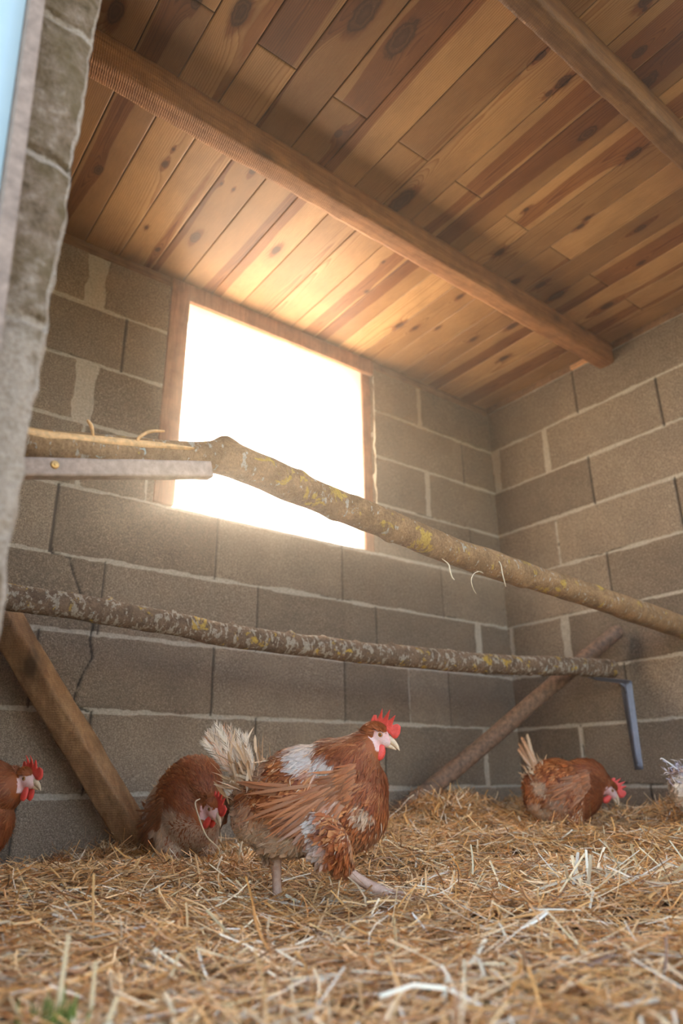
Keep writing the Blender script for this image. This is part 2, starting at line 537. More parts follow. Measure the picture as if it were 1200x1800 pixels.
# ------------------------------------------------------------------ ground and straw terrain
CTRL = np.array([
    (.30, 1.85, -.205), (.47, 1.85, -.205), (.60, 1.84, -.195), (.70, 1.82, -.172), (.82, 1.82, -.180), (1.1, 1.85, -.165), (1.35, 1.84, -.145), (1.52, 1.84, -.128),
    (1.60, 1.66, -.098), (1.70, 1.72, -.088), (1.72, 1.80, -.090), (1.86, 1.80, -.100), (2.05, 1.84, -.132), (2.2, 1.84, -.095), (2.26, 1.70, -.13), (2.26, 1.55, -.160),
    (2.26, 1.41, -.125), (2.26, 1.25, -.090), (2.25, 1.0, -.10), (2.2, .7, -.12), (1.86, 1.38, -.150), (1.70, 1.25, -.150), (1.5, 1.45, -.150),
    (.709, 1.12, -.205), (.95, 1.19, -.200), (.88, 1.03, -.196), (.66, 1.36, -.172), (.55, 1.42, -.172), (.85, 1.45, -.172), (1.1, 1.4, -.165), (1.25, 1.0, -.180), (1.3, .7, -.18),
    (.40, 1.35, -.158), (.25, 1.45, -.160), (.10, 1.3, -.16), (.45, 1.1, -.182), (.2, 1.0, -.18), (.40, .62, -.195), (.2, .7, -.19), (.6, .45, -.19), (.9, .55, -.19),
    (1.1, .62, -.168), (.3, .3, -.20), (0, .4, -.2), (0, 0, -.205), (1.2, 0, -.20), (-.4, 1.5, -.18), (-.4, .5, -.2), (2.2, .2, -.18), (.65, .8, -.198), (1.0, .85, -.19)])
def terrain(x, y):
    x = np.asarray(x, float); y = np.asarray(y, float)
    s = 0; w = 0
    for cx, cy, cz in CTRL:
        d2 = (x - cx) ** 2 + (y - cy) ** 2 + 0.0016
        k = d2 ** -1.7
        s = s + k * cz; w = w + k
    z = s / w
    return z + 0.007 * vnoise(x, y, 9, 5) + 0.004 * vnoise(x, y, 22, 6)

def mat_floor():
    N = NT('trodden_straw')
    co = N.coord()
    n = N.noise(co, 160, 4, 0.7); n2 = N.noise(co, 14, 4, 0.6)
    c = N.ramp(n, [(0.3, (0.03, 0.016, 0.006)), (0.7, (0.16, 0.085, 0.03))])
    c = N.mix(N.ramp(n2, [(0.35, 0.0), (0.65, 0.5)]), c, (0.10, 0.065, 0.035))
    return N.finish(N.bsdf(c, 0.9, N.bump(n, 0.8, 0.004), 0.2))
nx, ny = 150, 150
gx = np.linspace(LEFT, W + 0.02, nx); gy = np.linspace(-0.5, D + 0.02, ny)
GX, GY = np.meshgrid(gx, gy, indexing='ij')
GZ = terrain(GX, GY) - 0.012
fl = MB()
fl.add(np.stack([GX, GY, GZ], -1), grid_faces(nx, ny))
floor = fl.build('floor', mat_floor(), smooth=True)
tag(floor, kind='structure')

def mat_ground():
    N = NT('yard_ground')
    co = N.coord()
    n = N.noise(co, 3, 5, 0.6)
    c = N.ramp(n, [(0.35, (0.10, 0.095, 0.05)), (0.65, (0.17, 0.16, 0.10))])
    return N.finish(N.bsdf(c, 0.95, None, 0.2))
gr = MB()
n_ = 60
X_, Y_ = np.meshgrid(np.linspace(-30, 30, n_), np.linspace(-30, 30, n_), indexing='ij')
gr.add(np.stack([X_, Y_, np.full_like(X_, -0.26)], -1), grid_faces(n_, n_))
tag(gr.build('ground', mat_ground()), kind='structure')

# ------------------------------------------------------------------ block walls
def wall_field(U, V, lines, joints, cracks=(), seed=1):
    """returns mortar, dark, tint, depth for wall coordinates"""
    wob = 0.003 * fbm(U, V, 14, seed + 1) + 0.0012 * vnoise(U, V, 90, seed + 2)
    mort = np.zeros_like(U); dark = np.zeros_like(U)
    smear = fbm(U, V, 7, seed + 3)
    for k, z in enumerate(lines):
        hw = 0.0052 + 0.0028 * vnoise(U, U * 0 + k * 3.7, 9, seed + 4) + 0.004 * np.clip(smear, 0, 1)
        d = np.abs(V - z + wob)
        mort = np.maximum(mort, 1 - sstep(hw - 0.002, hw + 0.002, d))
        dl = np.abs(V - z + wob - hw * 0.9)
        on = sstep(0.35, 0.6, vnoise(U, U * 0 + k * 5.1, 4, seed + 9))
        dark = np.maximum(dark, (1 - sstep(0.0004, 0.0022, dl)) * on * 0.8)
    wv = 0.004 * fbm(U, V, 11, seed + 11) + 0.0015 * vnoise(U, V, 80, seed + 12)
    tint = np.zeros_like(U)
    for k in range(len(lines) - 1):
        inside = (V > lines[k]) & (V <= lines[k + 1])
        js = joints.get(k, [])
        idx = np.zeros(U.shape, int)
        for (p, hw, kind) in js:
            idx += (U > p)
            du = np.abs(U - p + wv * (1 if kind == 'm' else 0.25))
            if kind == 'm':
                h2 = hw * (1 + 0.25 * vnoise(U * 0 + p, V, 22, seed + 5))
                mort = np.where(inside, np.maximum(mort, 1 - sstep(h2 - 0.002, h2 + 0.002, du)), mort)
            elif kind == 'b':      # mortar with broken holes along it
                mort = np.where(inside, np.maximum(mort, 1 - sstep(hw - 0.002, hw + 0.002, du)), mort)
                hole = sstep(0.15, 0.4, vnoise(U, V, 60, seed + 8))
                dark = np.where(inside, np.maximum(dark, (1 - sstep(0.001, 0.004, du)) * hole), dark)
            else:
                dark = np.where(inside, np.maximum(dark, (1 - sstep(hw * 0.5, hw + 0.0018, du)) * 0.92), dark)
        r = np.array([math.sin(12.9898 * (i + 1) + 78.233 * (k + 1) + seed) * 43758.5453 % 1 for i in range(len(js) + 2)])
        tint = np.where(inside, (r * 2 - 1)[np.clip(idx, 0, len(r) - 1)], tint)
    for line in cracks:
        for (a, b) in zip(line[:-1], line[1:]):
            a = np.array(a); b = np.array(b); ab = b - a
            t = np.clip(((U - a[0]) * ab[0] + (V - a[1]) * ab[1]) / (ab @ ab), 0, 1)
            d = np.hypot(U - a[0] - t * ab[0], V - a[1] - t * ab[1]) + 0.0018 * vnoise(U, V, 60, seed + 30)
            dark = np.maximum(dark, 1 - sstep(0.0010, 0.0034, d))
    depth = 0.0022 * mort - 0.0022 * mort * np.clip(smear, 0, 1) + 0.0010 * vnoise(U, V, 55, seed + 20) * (0.5 + mort) + 0.006 * dark
    depth = depth + 0.0012 * fbm(U, V, 5, seed + 21) + tint * 0.0006
    return mort, dark, tint, depth

def add_wall(mb, u0, u1, v0, v1, step, mapf, lines, joints, cracks=(), hole=None, seed=1, flip=False):
    nu = max(2, int(round((u1 - u0) / step)) + 1); nv = max(2, int(round((v1 - v0) / step)) + 1)
    us = np.linspace(u0, u1, nu); vs = np.linspace(v0, v1, nv)
    if hole:
        for h, arr in ((hole[0], us), (hole[1], us), (hole[2], vs), (hole[3], vs)):
            arr[np.argmin(np.abs(arr - h))] = h
    U, V = np.meshgrid(us, vs, indexing='ij')
    mort, dark, tint, depth = wall_field(U, V, lines, joints, cracks, seed)
    mask = None
    if hole:
        uc = (us[:-1] + us[1:]) / 2; vc = (vs[:-1] + vs[1:]) / 2
        mask = ~((uc[:, None] > hole[0]) & (uc[:, None] < hole[1]) & (vc[None] > hole[2]) & (vc[None] < hole[3]))
    mb.add(mapf(U, V, depth), grid_faces(nu, nv, 0, mask, flip), attrs={'mort': mort.ravel(), 'dark': dark.ravel(), 'tint': tint.ravel()})

AT0 = {'mort': 0, 'dark': 0, 'tint': 0}
JB = {0: [(.46, .003, 'd'), (.95, .002, 'd'), (1.44, .003, 'm'), (1.93, .003, 'd')],
      1: [(.612, .0028, 'd'), (1.10, .0018, 'd'), (1.60, .002, 'd'), (2.088, .010, 'm')],
      2: [(.456, .003, 'd'), (.951, .0022, 'd'), (1.434, .0012, 'd'), (1.717, .0018, 'm'), (1.918, .002, 'd')],
      3: [(.605, .0025, 'd'), (1.093, .0015, 'd'), (1.576, .0018, 'd'), (2.100, .021, 'm')],
      4: [(.455, .0045, 'd'), (.941, .0018, 'd'), (1.428, .0015, 'd'), (1.915, .0012, 'd')],
      5: [(.50, .006, 'm'), (.700, .003, 'm'), (2.10, .002, 'd')],
      6: [(.487, .033, 'm'), (1.868, .013, 'm')],
      7: [(.587, .0032, 'd'), (2.089, .002, 'd')],
      8: [(.481, .033, 'm'), (1.846, .010, 'm')]}
CRB = [[(.455, .60), (.460, .571), (.507, .563), (.524, .519), (.544, .478), (.565, .43), (.592, .388), (.586, .349), (.599, .306), (.581, .268), (.567, .223), (.565, .181), (.605, .168)]]
wb = MB()
add_wall(wb, LEFT, W + 0.01, -0.26, 1.552, 0.004, lambda U, V, d: np.stack([U, D + d, V], -1), ZL, JB, CRB, (WX0, WX1, WZ0, 1.552), seed=3)
for a, b in (((LEFT - .2, D + .012, -.27), (WX0 - .001, D + .20, 1.552)), ((WX1 + .001, D + .012, -.27), (W + .2, D + .20, 1.552)),
             ((WX0 - .001, D + .012, -.27), (WX1 + .001, D + .20, WZ0 - .001))):
    wb.box(a, b, attrs=AT0)
# rough mortared reveal on the right side of the window opening
nu, nv = 20, 200
U, V = np.meshgrid(np.linspace(D, D + .20, nu), np.linspace(WZ0, 1.552, nv), indexing='ij')
rv = WX1 + 0.004 + 0.006 * fbm(U, V, 16, 77) + 0.022 * sstep(1.0, .78, V) + 0.012 * sstep(.02, 0, U - D) * vnoise(U * 0, V, 30, 78)
wb.add(np.stack([rv, U, V], -1), grid_faces(nu, nv), attrs={'mort': 1, 'dark': 0, 'tint': 0})
U, V = np.meshgrid(np.linspace(WX0, WX1, 120), np.linspace(D, D + .20, 20), indexing='ij')
wb.add(np.stack([U, V, WZ0 + 0.002 * fbm(U, V, 20, 79)], -1), grid_faces(120, 20), attrs={'mort': 1, 'dark': 0, 'tint': 0})
wall_back = tag(wb.build('wall_back', M_BLOCK, smooth=True), kind='structure')

JR = {0: [(1.358, .003, 'd'), (.86, .003, 'm')],
      1: [(1.593, .009, 'b'), (1.09, .003, 'd')],
      2: [(1.386, .0022, 'd'), (.90, .003, 'm')],
      3: [(1.862, .012, 'm'), (1.603, .019, 'm'), (1.10, .003, 'd')],
      4: [(1.387, .003, 'd'), (.90, .002, 'd')],
      5: [(1.587, .005, 'b'), (1.087, .0025, 'd')],
      6: [(1.403, .003, 'd'), (.91, .003, 'd')],
      7: [(1.853, .020, 'm'), (1.587, .013, 'm'), (1.086, .003, 'd')],
      8: [(1.418, .003, 'd'), (.92, .003, 'd')]}
wr = MB()
add_wall(wr, ROOF_FRONT, D + 0.01, -0.26, 1.566, 0.004, lambda U, V, d: np.stack([W + d, U, V], -1), ZL, JR, [], seed=11, flip=True)
wr.box((W + .012, ROOF_FRONT, -.27), (W + .2, D + .01, 1.566), attrs=AT0)
wall_right = tag(wr.build('wall_right', M_BLOCK, smooth=True), kind='structure')

wl = MB()
add_wall(wl, FRONT, D + 0.01, -0.26, 1.57, 0.012, lambda U, V, d: np.stack([LEFT - d, U, V], -1), ZL, JR, [], seed=21)
wl.box((LEFT - .2, FRONT, -.27), (LEFT - .012, D + .01, 1.57), attrs=AT0)
tag(wl.build('wall_left', M_BLOCK, smooth=True), kind='structure')

# front wall: narrow pier beside the doorway, low wall under the side pane
PX0, PX1, PY0, PY1 = -0.03, 0.118, FRONT, FRONT + 0.20
ZF = [-.21, .005, .197, .405, .598, .792, .985, 1.18, 1.38, 1.60]
wf = MB()
def pier_edge(V):
    return 0.0045 * fbm(V * 0 + 2.0, V, 26, 91, 4) + 0.004 * np.maximum(0, vnoise(V * 0, V, 45, 92))
nv = 620; vs = np.linspace(-.26, 1.60, nv); pe = pier_edge(vs)
us = np.linspace(0, 1, 40)
U = us[:, None] * np.ones(nv); V = np.ones(40)[:, None] * vs
XX = PX0 + U * (PX1 - PX0 + pe[None] - 0.004 * np.ones(nv)[None])
m_, d_, t_, dep = wall_field(XX, V, ZF, {k: [] for k in range(9)}, [], 51)
m_ = np.maximum(m_, sstep(0.62, 0.8, U + 0.25 * fbm(XX, V, 18, 55)) * sstep(-.2, .35, vnoise(XX, V, 5, 56)) * 0.8)
dep = dep * 1.6 + 0.004 * fbm(XX, V, 25, 57) + 0.010 * sstep(0.9, 1.0, U) * 0.5
wf.add(np.stack([XX, PY0 + dep, V], -1), grid_faces(40, nv), attrs={'mort': m_.ravel(), 'dark': d_.ravel(), 'tint': t_.ravel()})
U2, V2 = np.meshgrid(np.linspace(0, 1, 30), vs, indexing='ij')
X2 = PX1 + pe[None] * (1 - 0.5 * U2) + 0.004 * fbm(U2 * .2, V2, 24, 58) * sstep(0, .06, U2) - 0.004 + 0.004 * sstep(0, .05, U2)
Y2 = PY0 + U2 * (PY1 - PY0)
Y2[0] = PY0 + dep[-1]; X2[0] = XX[-1]
wf.add(np.stack([X2, Y2, V2], -1), grid_faces(30, nv), attrs={'mort': .8, 'dark': 0, 'tint': 0})
wf.box((PX0 + .001, PY0 + .02, -.27), (PX1 - .012, PY1, 1.60), attrs=AT0)
wf.box((LEFT - .2, PY0, -.27), (PX0, PY1, 0.20), attrs=AT0)
wall_front = tag(wf.build('wall_front', M_PIER, smooth=True), kind='structure')

# ------------------------------------------------------------------ ceiling boards
BW = 0.11024
bx0 = 0.3175 - BW * 7
KNOTS = [(.251, 1.132, .014), (.384, 1.006, .010), (.473, .968, .016), (.696, .81, .020), (.799, .802, .021), (.836, 1.092, .008), (1.192, .647, .011), (1.189, .688, .006),
         (1.092, .637, .008), (1.369, .701, .013), (1.528, .665, .012), (1.274, .492, .010), (1.361, .532, .015), (1.351, .505, .006), (1.802, .811, .010), (1.643, .918, .007),
         (1.631, .883, .006), (1.451, .972, .006), (.367, 1.581, .010), (.508, 1.453, .007), (.506, 1.394, .004), (.715, 1.33, .008), (.704, 1.421, .004), (.666, 1.423, .004),
         (.628, 1.779, .007), (.935, 1.561, .010), (1.585, 1.609, .008), (1.524, 1.631, .010), (1.587, 1.379, .008), (1.655, 1.558, .007), (1.819, 1.53, .009), (1.875, 1.385, .012),
         (1.683, 1.215, .012), (1.769, 1.169, .010), (1.863, 1.173, .014), (1.528, 1.143, .010), (1.125, 1.17, .020), (1.177, .419, .010), (1.192, .431, .004), (.56, 1.71, .005),
         (1.30, 1.55, .006), (1.25, 1.40, .005), (.42, 1.30, .004), (2.06, 1.10, .012), (1.95, .90, .009), (2.13, .8, .010), (2.02, 1.55, .011), (.70, 1.66, .012)]
rb = np.random.default_rng(12)
cb = MB()
k = 0
cz = lambda x: CEIL - 0.001 + 0.004 * x
while True:
    xa = bx0 + k * BW; xb = xa + BW
    if xa > W + 0.02: break
    i = k - 7
    pieces = [(ROOF_FRONT, D + .02)]
    yj = 0.999 + 0.019 * (xa)
    if i % 2 == 0: pieces = [(ROOF_FRONT, yj - .0006), (yj + .0006, D + .02)]
    for (ya, yb) in pieces:
        xs = np.concatenate([[xa + .0004, xa + .0010, xa + .0022], np.linspace(xa + .005, xb - .005, 34), [xb - .0022, xb - .0010, xb - .0004]])
        ys = np.concatenate([[ya, ya + .0008], np.linspace(ya + .004, yb - .004, int((yb - ya) / .005)), [yb - .0008, yb]])
        X, Y = np.meshgrid(xs, ys, indexing='ij')
        xc = (xa + xb) / 2
        off = rb.choice([-1, 1]) * rb.uniform(.004, .055)
        dpt = rb.uniform(.006, .05)
        seed = int(rb.integers(1, 9999))
        drift = off + 0.012 * vnoise(Y * 0, Y, 1.6, seed) + 0.005 * vnoise(Y * 0, Y, 5, seed + 1)
        r = np.hypot(X - xc - drift, dpt + 0.010 * vnoise(Y * 0, Y, 1.3, seed + 2))
        r = r + rb.uniform(-.02, .02) * (Y - 1) + 0.0016 * fbm(X, Y * .25, 30, seed + 3)
        kn = np.full(X.shape, 3.0)
        ks = [q for q in KNOTS if xa - .012 < q[0] < xb + .012 and ya - .03 < q[1] < yb + .03]
        for (kx, ky, kr) in ks:
            el = 1.25 + 55 * kr
            dd = np.hypot(X - kx, (Y - ky) / el)
            kn = np.minimum(kn, dd / kr)
            d3 = np.hypot(X - kx, (Y - ky) / 3.2)
            sg = np.sign(kx - xc - off + 1e-6)
            r = r - sg * np.sign(kx - xc - off) * kr * 1.4 * np.exp(-(d3 / (kr * 1.7)) ** 2)
        rw = rb.uniform(.0026, .0058)
        rh = rb.uniform(.010, .056)
        heart = 0.5 + (rh - r) / .014
        for (kx, ky, kr) in ks:
            heart = np.maximum(heart, .95 - np.hypot(X - kx, (Y - ky) / 3.5) / (kr * 2.6))
        tone = np.clip(rb.uniform(.15, .95) + 0.12 * vnoise(X, Y, 4, seed + 7), 0, 1)
        ex = np.minimum(X - xa, xb - X); ey = np.minimum(Y - ya, yb - Y)
        e = np.minimum(ex, ey + .0004)
        lift = 0.0045 * (1 - sstep(.0003, .0012, e)) + 0.0006 * (1 - sstep(.001, .0028, e))
        gap = 1 - sstep(.0005, .0012, e)
        Z = cz(X) + lift + rb.uniform(-.0006, .0006)
        cb.add(np.stack([X, Y, Z], -1), grid_faces(len(xs), len(ys), flip=True), attrs={'ring': (r / rw).ravel(), 'heart': np.clip(heart, 0, 1).ravel(), 'knot': (kn / 3).ravel(), 'tone': tone.ravel(), 'gap': gap.ravel()})
    k += 1
cb.box((LEFT - .25, ROOF_FRONT, CEIL + .012), (W + .25, D + .35, CEIL + .05), attrs={'ring': 0, 'heart': 0, 'knot': 1, 'tone': 0, 'gap': 1})
ceiling = tag(cb.build('ceiling', M_BOARD, smooth=False), kind='structure')

# wooden plates between block tops and ceiling
t1 = MB().box((W - .001, ROOF_FRONT, 1.566), (W + .10, 1.222, CEIL + .010)).box((W - .001, 1.33, 1.566), (W + .10, D + .02, CEIL + .010)).build('trim_1', M_TRIM, bevel=.0015)
t1['kind'] = 'structure'
t2 = MB().box((LEFT, D - .002, 1.5525), (WX0, D + .10, CEIL - .001)).box((WX1, D - .002, 1.5525), (W - .003, D + .10, CEIL + .001)).build('trim_2', M_TRIM, bevel=.0015)
t2['kind'] = 'structure'

# ------------------------------------------------------------------ roof beams
def rough_bar(name, a, b, wid, hei, mat, up=(0, 0, 1), parent=None, n=160, amp=0.002, m=7, seed=1, chip=0.0):
    """sawn timber bar from a to b; wid across, hei along up; wavy worn arrises"""
    a = np.array(a, float); b = np.array(b, float); L = np.linalg.norm(b - a); t = (b - a) / L
    u = np.array(up, float); u -= t * (u @ t); u /= np.linalg.norm(u); s = np.cross(t, u)
    per = []
    for (p, q) in (((-1, -1), (1, -1)), ((1, -1), (1, 1)), ((1, 1), (-1, 1)), ((-1, 1), (-1, -1))):
        for f in np.linspace(0, 1, m, endpoint=False): per.append((p[0] + (q[0] - p[0]) * f, p[1] + (q[1] - p[1]) * f))
    per = np.array(per); ns = len(per)
    S = np.linspace(0, L, n)
    P = np.zeros((n, ns, 3))
    for j, (ps, pu) in enumerate(per):
        corner = max(0, (abs(ps) + abs(pu)) - 1.0)
        d = amp * fbm(S, S * 0 + j * 0.13, 22, seed) * (0.5 + corner)
        c = chip * corner ** 3 * (0.45 + 0.75 * np.clip(fbm(S, S * 0 + (j // m) * 3.3, 13, seed + 5), -0.4, 1))
        k_ = 1 - 0.02 * corner ** 6
        P[:, j] = a + np.outer(S, t) + np.outer(ps * k_ * wid / 2 - np.sign(ps) * (c) + d, s) + np.outer(pu * k_ * hei / 2 - np.sign(pu) * (c) + d, u)
    v = P.reshape(-1, 3)
    i = np.arange(n - 1)[:, None] * ns + np.arange(ns)[None]; j = np.arange(n - 1)[:, None] * ns + (np.arange(ns)[None] + 1) % ns
    q = np.stack([i, i + ns, j + ns, j], -1).reshape(-1, 4)
    v = np.vstack([v, v[:ns].mean(0), v[-ns:].mean(0)])
    k = np.arange(ns); k1 = (k + 1) % ns
    tr = np.vstack([np.stack([np.full(ns, n * ns), k, k1], -1), np.stack([np.full(ns, n * ns + 1), (n - 1) * ns + k1, (n - 1) * ns + k], -1)])
    return MB().add(v, q, tr).build(name, mat, parent, smooth=False)

HB = 0.088
beam = rough_bar('roof_beam', (LEFT - .05, 1.207, CEIL - HB / 2), (W + .06, 1.262, CEIL - HB / 2 + .006), .064, HB, M_BEAM, n=420, amp=.0008, seed=31, chip=.0026)
tag(beam, 'red brown sawn roof beam running across above the window, just in front of it', 'beam')
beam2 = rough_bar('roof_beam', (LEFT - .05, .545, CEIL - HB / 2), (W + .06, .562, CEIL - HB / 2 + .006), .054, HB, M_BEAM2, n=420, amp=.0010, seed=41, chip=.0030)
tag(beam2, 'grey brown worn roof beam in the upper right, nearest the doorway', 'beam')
pk = MB().box((W - .012, 1.245, 1.5655), (W + .05, 1.415, 1.582)).build('wood_packer', M_FRESH, bevel=.002)
tag(pk, 'small fresh orange wood block wedged under the end of the beam on the block wall', 'wood block')

# ------------------------------------------------------------------ window
win = empty('window_1', ((WX0 + WX1) / 2, D, WZ0))
win['kind'] = 'structure'
def wpart(name, boxes, mat=M_FRAME, bevel=.0015, amp=0):
    mb = MB()
    c = np.array([(WX0 + WX1) / 2, D, WZ0])
    for a, b in boxes: mb.box(np.array(a) - c, np.array(b) - c)
    return mb.build(name, mat, win, bevel=bevel)
wpart('frame_jamb', [((WX0 + .002, D - .006, WZ0 + .004), (.789, D + .036, 1.5865))])
wpart('frame_jamb', [((1.560, D + .026, WZ0 + .003), (1.606, D + .036, 1.585))])
wpart('frame_head', [((.7895, D - .004, 1.5240), (1.5945, D + .014, 1.5885))])
wpart('pane', [((.775, D + .038, WZ0 + .003), (1.606, D + .041, 1.595))], M_PANE, 0)

# side pane left of the pier, with its timber upright
w2 = empty('window_2', (-.2, FRONT, .2)); w2['kind'] = 'structure'
c2 = np.array([-.2, FRONT, .2])
def lean(x, z): return x + .046 * (.78 - z)
def lean_box(name, x0, x1, y0, y1, z0, z1, mat, both):
    v = box_v((0, y0, z0), (1, y1, z1))
    for q in v: q[0] = lean(x1, q[2]) if q[0] > .5 else (lean(x0, q[2]) if both else x0)
    return MB().add(v - c2, BOXF).build(name, mat, w2, bevel=.001)
lean_box('frame_jamb', .0425, .0560, FRONT - .040, FRONT - .003, -.25, 1.66, M_GREYWOOD, True)
lean_box('pane', LEFT - .2, .0420, FRONT - .016, FRONT - .011, .20, 1.66, M_SHEET, False)

# ------------------------------------------------------------------ roosting branches
def branch(name, pts, mat, ns=40, n=420, knobs=(), seed=1, rough=.02):
    p = resample(pts, n)
    path, rad = p[:, :3], p[:, 3]
    S = np.concatenate([[0], np.cumsum(np.linalg.norm(np.diff(path, axis=0), axis=1))])
    th = np.linspace(0, 2 * np.pi, ns, endpoint=False)
    SS, TT = np.meshgrid(S, th, indexing='ij')
    R = rad[:, None] * (1 + 0.09 * fbm(SS, np.cos(TT) * .05, 9, seed) + 0.05 * fbm(SS + 5, np.sin(TT) * .05, 16, seed + 1) + rough * fbm(SS, TT / 8, 60, seed + 2))
    for (s0, t0, h, w) in knobs:
        dt = (TT - t0 + np.pi) % (2 * np.pi) - np.pi
        R = R + h * np.exp(-((SS - s0) / w) ** 2 - (dt * rad[:, None] / (w * 1.1)) ** 2)
    v, q, t = tube(path, R, ns)
    return v, q, t, path, rad, S

import os
P1 = [(-.40, .90, .430, .021), (-.10, .925, .428, .0205), (.10, .937, .430, .0205), (0.188, 0.943, 0.435, 0.0208), (0.258, 0.950, 0.451, 0.0210), (0.345, 0.957, 0.472, 0.0215), (0.423, 0.964, 0.490, 0.0235),
      (0.490, 0.970, 0.505, 0.0285), (0.556, 0.976, 0.503, 0.0290), (0.618, 0.982, 0.498, 0.0295), (0.708, 0.990, 0.489, 0.0280), (0.831, 1.001, 0.481, 0.0285), (0.967, 1.013, 0.471, 0.0305), (1.091, 1.024, 0.463, 0.0302),
      (1.257, 1.039, 0.459, 0.0310), (1.486, 1.059, 0.456, 0.0315), (1.698, 1.078, 0.454, 0.0330), (1.940, 1.100, 0.447, 0.0345), (2.185, 1.122, 0.440, 0.0360), (2.283, 1.132, 0.438, 0.036)]
v, q, t, path1, rad1, S1 = branch('x', P1, M_BARK1, knobs=[(.905, 1.57, .015, .018), (.99, 1.6, .004, .02), (1.06, 1.3, .006, .014), (1.15, 4.7, .007, .02), (1.20, 1.7, .005, .015), (1.30, 4.6, .008, .014), (1.38, 1.6, .007, .011), (1.42, 4.7, .006, .012), (1.56, 1.6, .006, .010), (1.75, 4.6, .005, .015), (2.1, 1.6, .004, .02)], seed=61)
br1 = MB().add(v, q, t).build('roosting_branch', M_BARK1, smooth=True)
tag(br1, 'thick upper perch branch with yellow lichen crossing the window, split at its left end', 'branch')
P2 = [(LEFT, 1.62, .395, .027), (-.1, 1.605, .385, .0275), (.15, 1.593, .372, .028), (0.347, 1.580, 0.366, 0.0285), (0.464, 1.566, 0.360, 0.0282), (0.591, 1.551, 0.350, 0.0285), (0.691, 1.538, 0.342, 0.0280), (0.791, 1.526, 0.329, 0.0285),
      (0.926, 1.510, 0.323, 0.0275), (1.072, 1.492, 0.319, 0.0280), (1.224, 1.474, 0.314, 0.0280), (1.381, 1.455, 0.314, 0.0292), (1.533, 1.437, 0.313, 0.0295), (1.697, 1.417, 0.316, 0.0290), (1.839, 1.400, 0.323, 0.0285), (2.030, 1.377, 0.330, 0.0292), (2.165, 1.360, 0.334, 0.0290)]
kn2 = [(x, 1.57 + .3 * math.sin(x * 40), .0095, .0085) for x in (.84, .92, 1.0, 1.07, 1.15, 1.22, 1.30, 1.38, 1.48, 1.58, 1.69, 1.90)] + [(2.02, 4.7, .006, .009), (2.2, 4.6, .006, .009), (2.26, 4.6, .006, .009)]
v, q, t, path2, rad2, S2 = branch('x', P2, M_BARK2, knobs=kn2, seed=71)
br2 = MB().add(v, q, t).build('roosting_branch', M_BARK2, smooth=True)
tag(br2, 'thinner lower roosting branch with mottled bark running level to the metal bracket', 'branch')
# pale split wood showing in the upper branch, with two curled shreds
sp = MB()
n = 60
ix = np.linspace(0, 1, n)
S_ = .36 + ix * .47
idx = np.searchsorted(S1, S_).clip(0, len(S1) - 1)
pc = path1[idx]; rc = rad1[idx]
a0 = np.linspace(.75, .10, n)            # angle on the camera side, sliding down the branch
wd = .34 * np.sin(np.pi * np.clip(ix * .97 + .03, 0, 1)) ** .5 + .05
vv = []
for j, f in enumerate(np.linspace(-1, 1, 9)):
    an = a0 + f * wd + .05 * fbm(S_, S_ * 0 + f, 30, 66)
    r_ = rc * 1.0 + .0030 * (1 - f * f) + .0006 * vnoise(S_, S_ * 0 + f * 3, 90, 67)
    vv.append(pc + np.stack([np.zeros(n), -np.cos(an) * r_, np.sin(an) * r_], -1))
vv = np.stack(vv, 1).reshape(-1, 3)
sp.add(vv, grid_faces(n, 9))
sp.build('split_wood', M_SPLIT, br1, smooth=True)
def strand(name, pts, r, mat, parent=None, flat=.45, n=24):
    p = resample(pts, n)
    tp = np.sin(np.pi * np.clip(np.linspace(.06, .94, n), 0, 1)) ** .35
    v, q, t = tube(p, r * tp, 8)
    return MB().add(v, q, t).build(name, mat, parent, smooth=True)
strand('bark_shred', [(.262, .931, .462), (.256, .925, .474), (.248, .920, .480)], .0028, M_SPLIT, br1)
strand('bark_shred', [(.326, .936, .468), (.330, .932, .482), (.345, .930, .495), (.366, .928, .501)], .0028, M_SPLIT, br1)

# wall cleats carrying the branch ends
def to_local_bar(*a, **k): return rough_bar(*a, **k)
cl1 = rough_bar('support_board', (LEFT, .868, .224), (.445, .930, .456), .020, .026, M_GREYWOOD, n=80, amp=.0006, seed=81, chip=.0006)
tag(cl1, 'grey narrow support board under the split end of the upper branch', 'board')
v, q, t = ellipsoid((.209, .902, .3930), (.0058, .0022, .0058)); sm = MB().add(v, q, t)
v, q, t = ellipsoid((.209, .900, .3930), (.0024, .0014, .0024), nu=10, nv=6); sm.add(v, q, t)
sm.build('screw', M_BRASS, cl1, smooth=True)
cl2 = rough_bar('support_board', (LEFT + .0, 1.56, .352), (LEFT + .06, 1.68, .352), .03, .03, M_GREYWOOD, n=20, amp=.0006, seed=82)
tag(cl2, 'small grey wooden cleat on the left wall under the lower branch', 'board')

# leaning timber brace and old round pole
brace = rough_bar('leaning_timber_brace', (.199, 1.800, .568), (.786, 1.800, -.208), .064, .064, M_BRACE, up=(.765, -1, .58), n=200, amp=.0022, m=10, seed=85, chip=.004)
tag(brace, 'thick sawn timber plank leaning diagonally against the back wall, foot in the straw', 'timber brace')
pp = resample([(1.44, 1.845, -.215), (1.575, 1.800, -.112), (1.80, 1.665, .075), (2.02, 1.505, .280), (2.235, 1.350, .474)], 160)
S = np.linspace(0, 1, 160)
th = np.linspace(0, 2 * np.pi, 24, endpoint=False)
SS, TT = np.meshgrid(S, th, indexing='ij')
R_ = (.0305 - .006 * SS) * (1 + .05 * fbm(SS * 1.1, TT / 6, 14, 86) + .03 * fbm(SS * 1.1, TT / 6, 50, 87))
R_[-1] *= .6; R_[-2] *= .85
v, q, t = tube(pp, R_, 24)
pole = MB().add(v, q, t).build('leaning_pole', M_POLE, smooth=True)
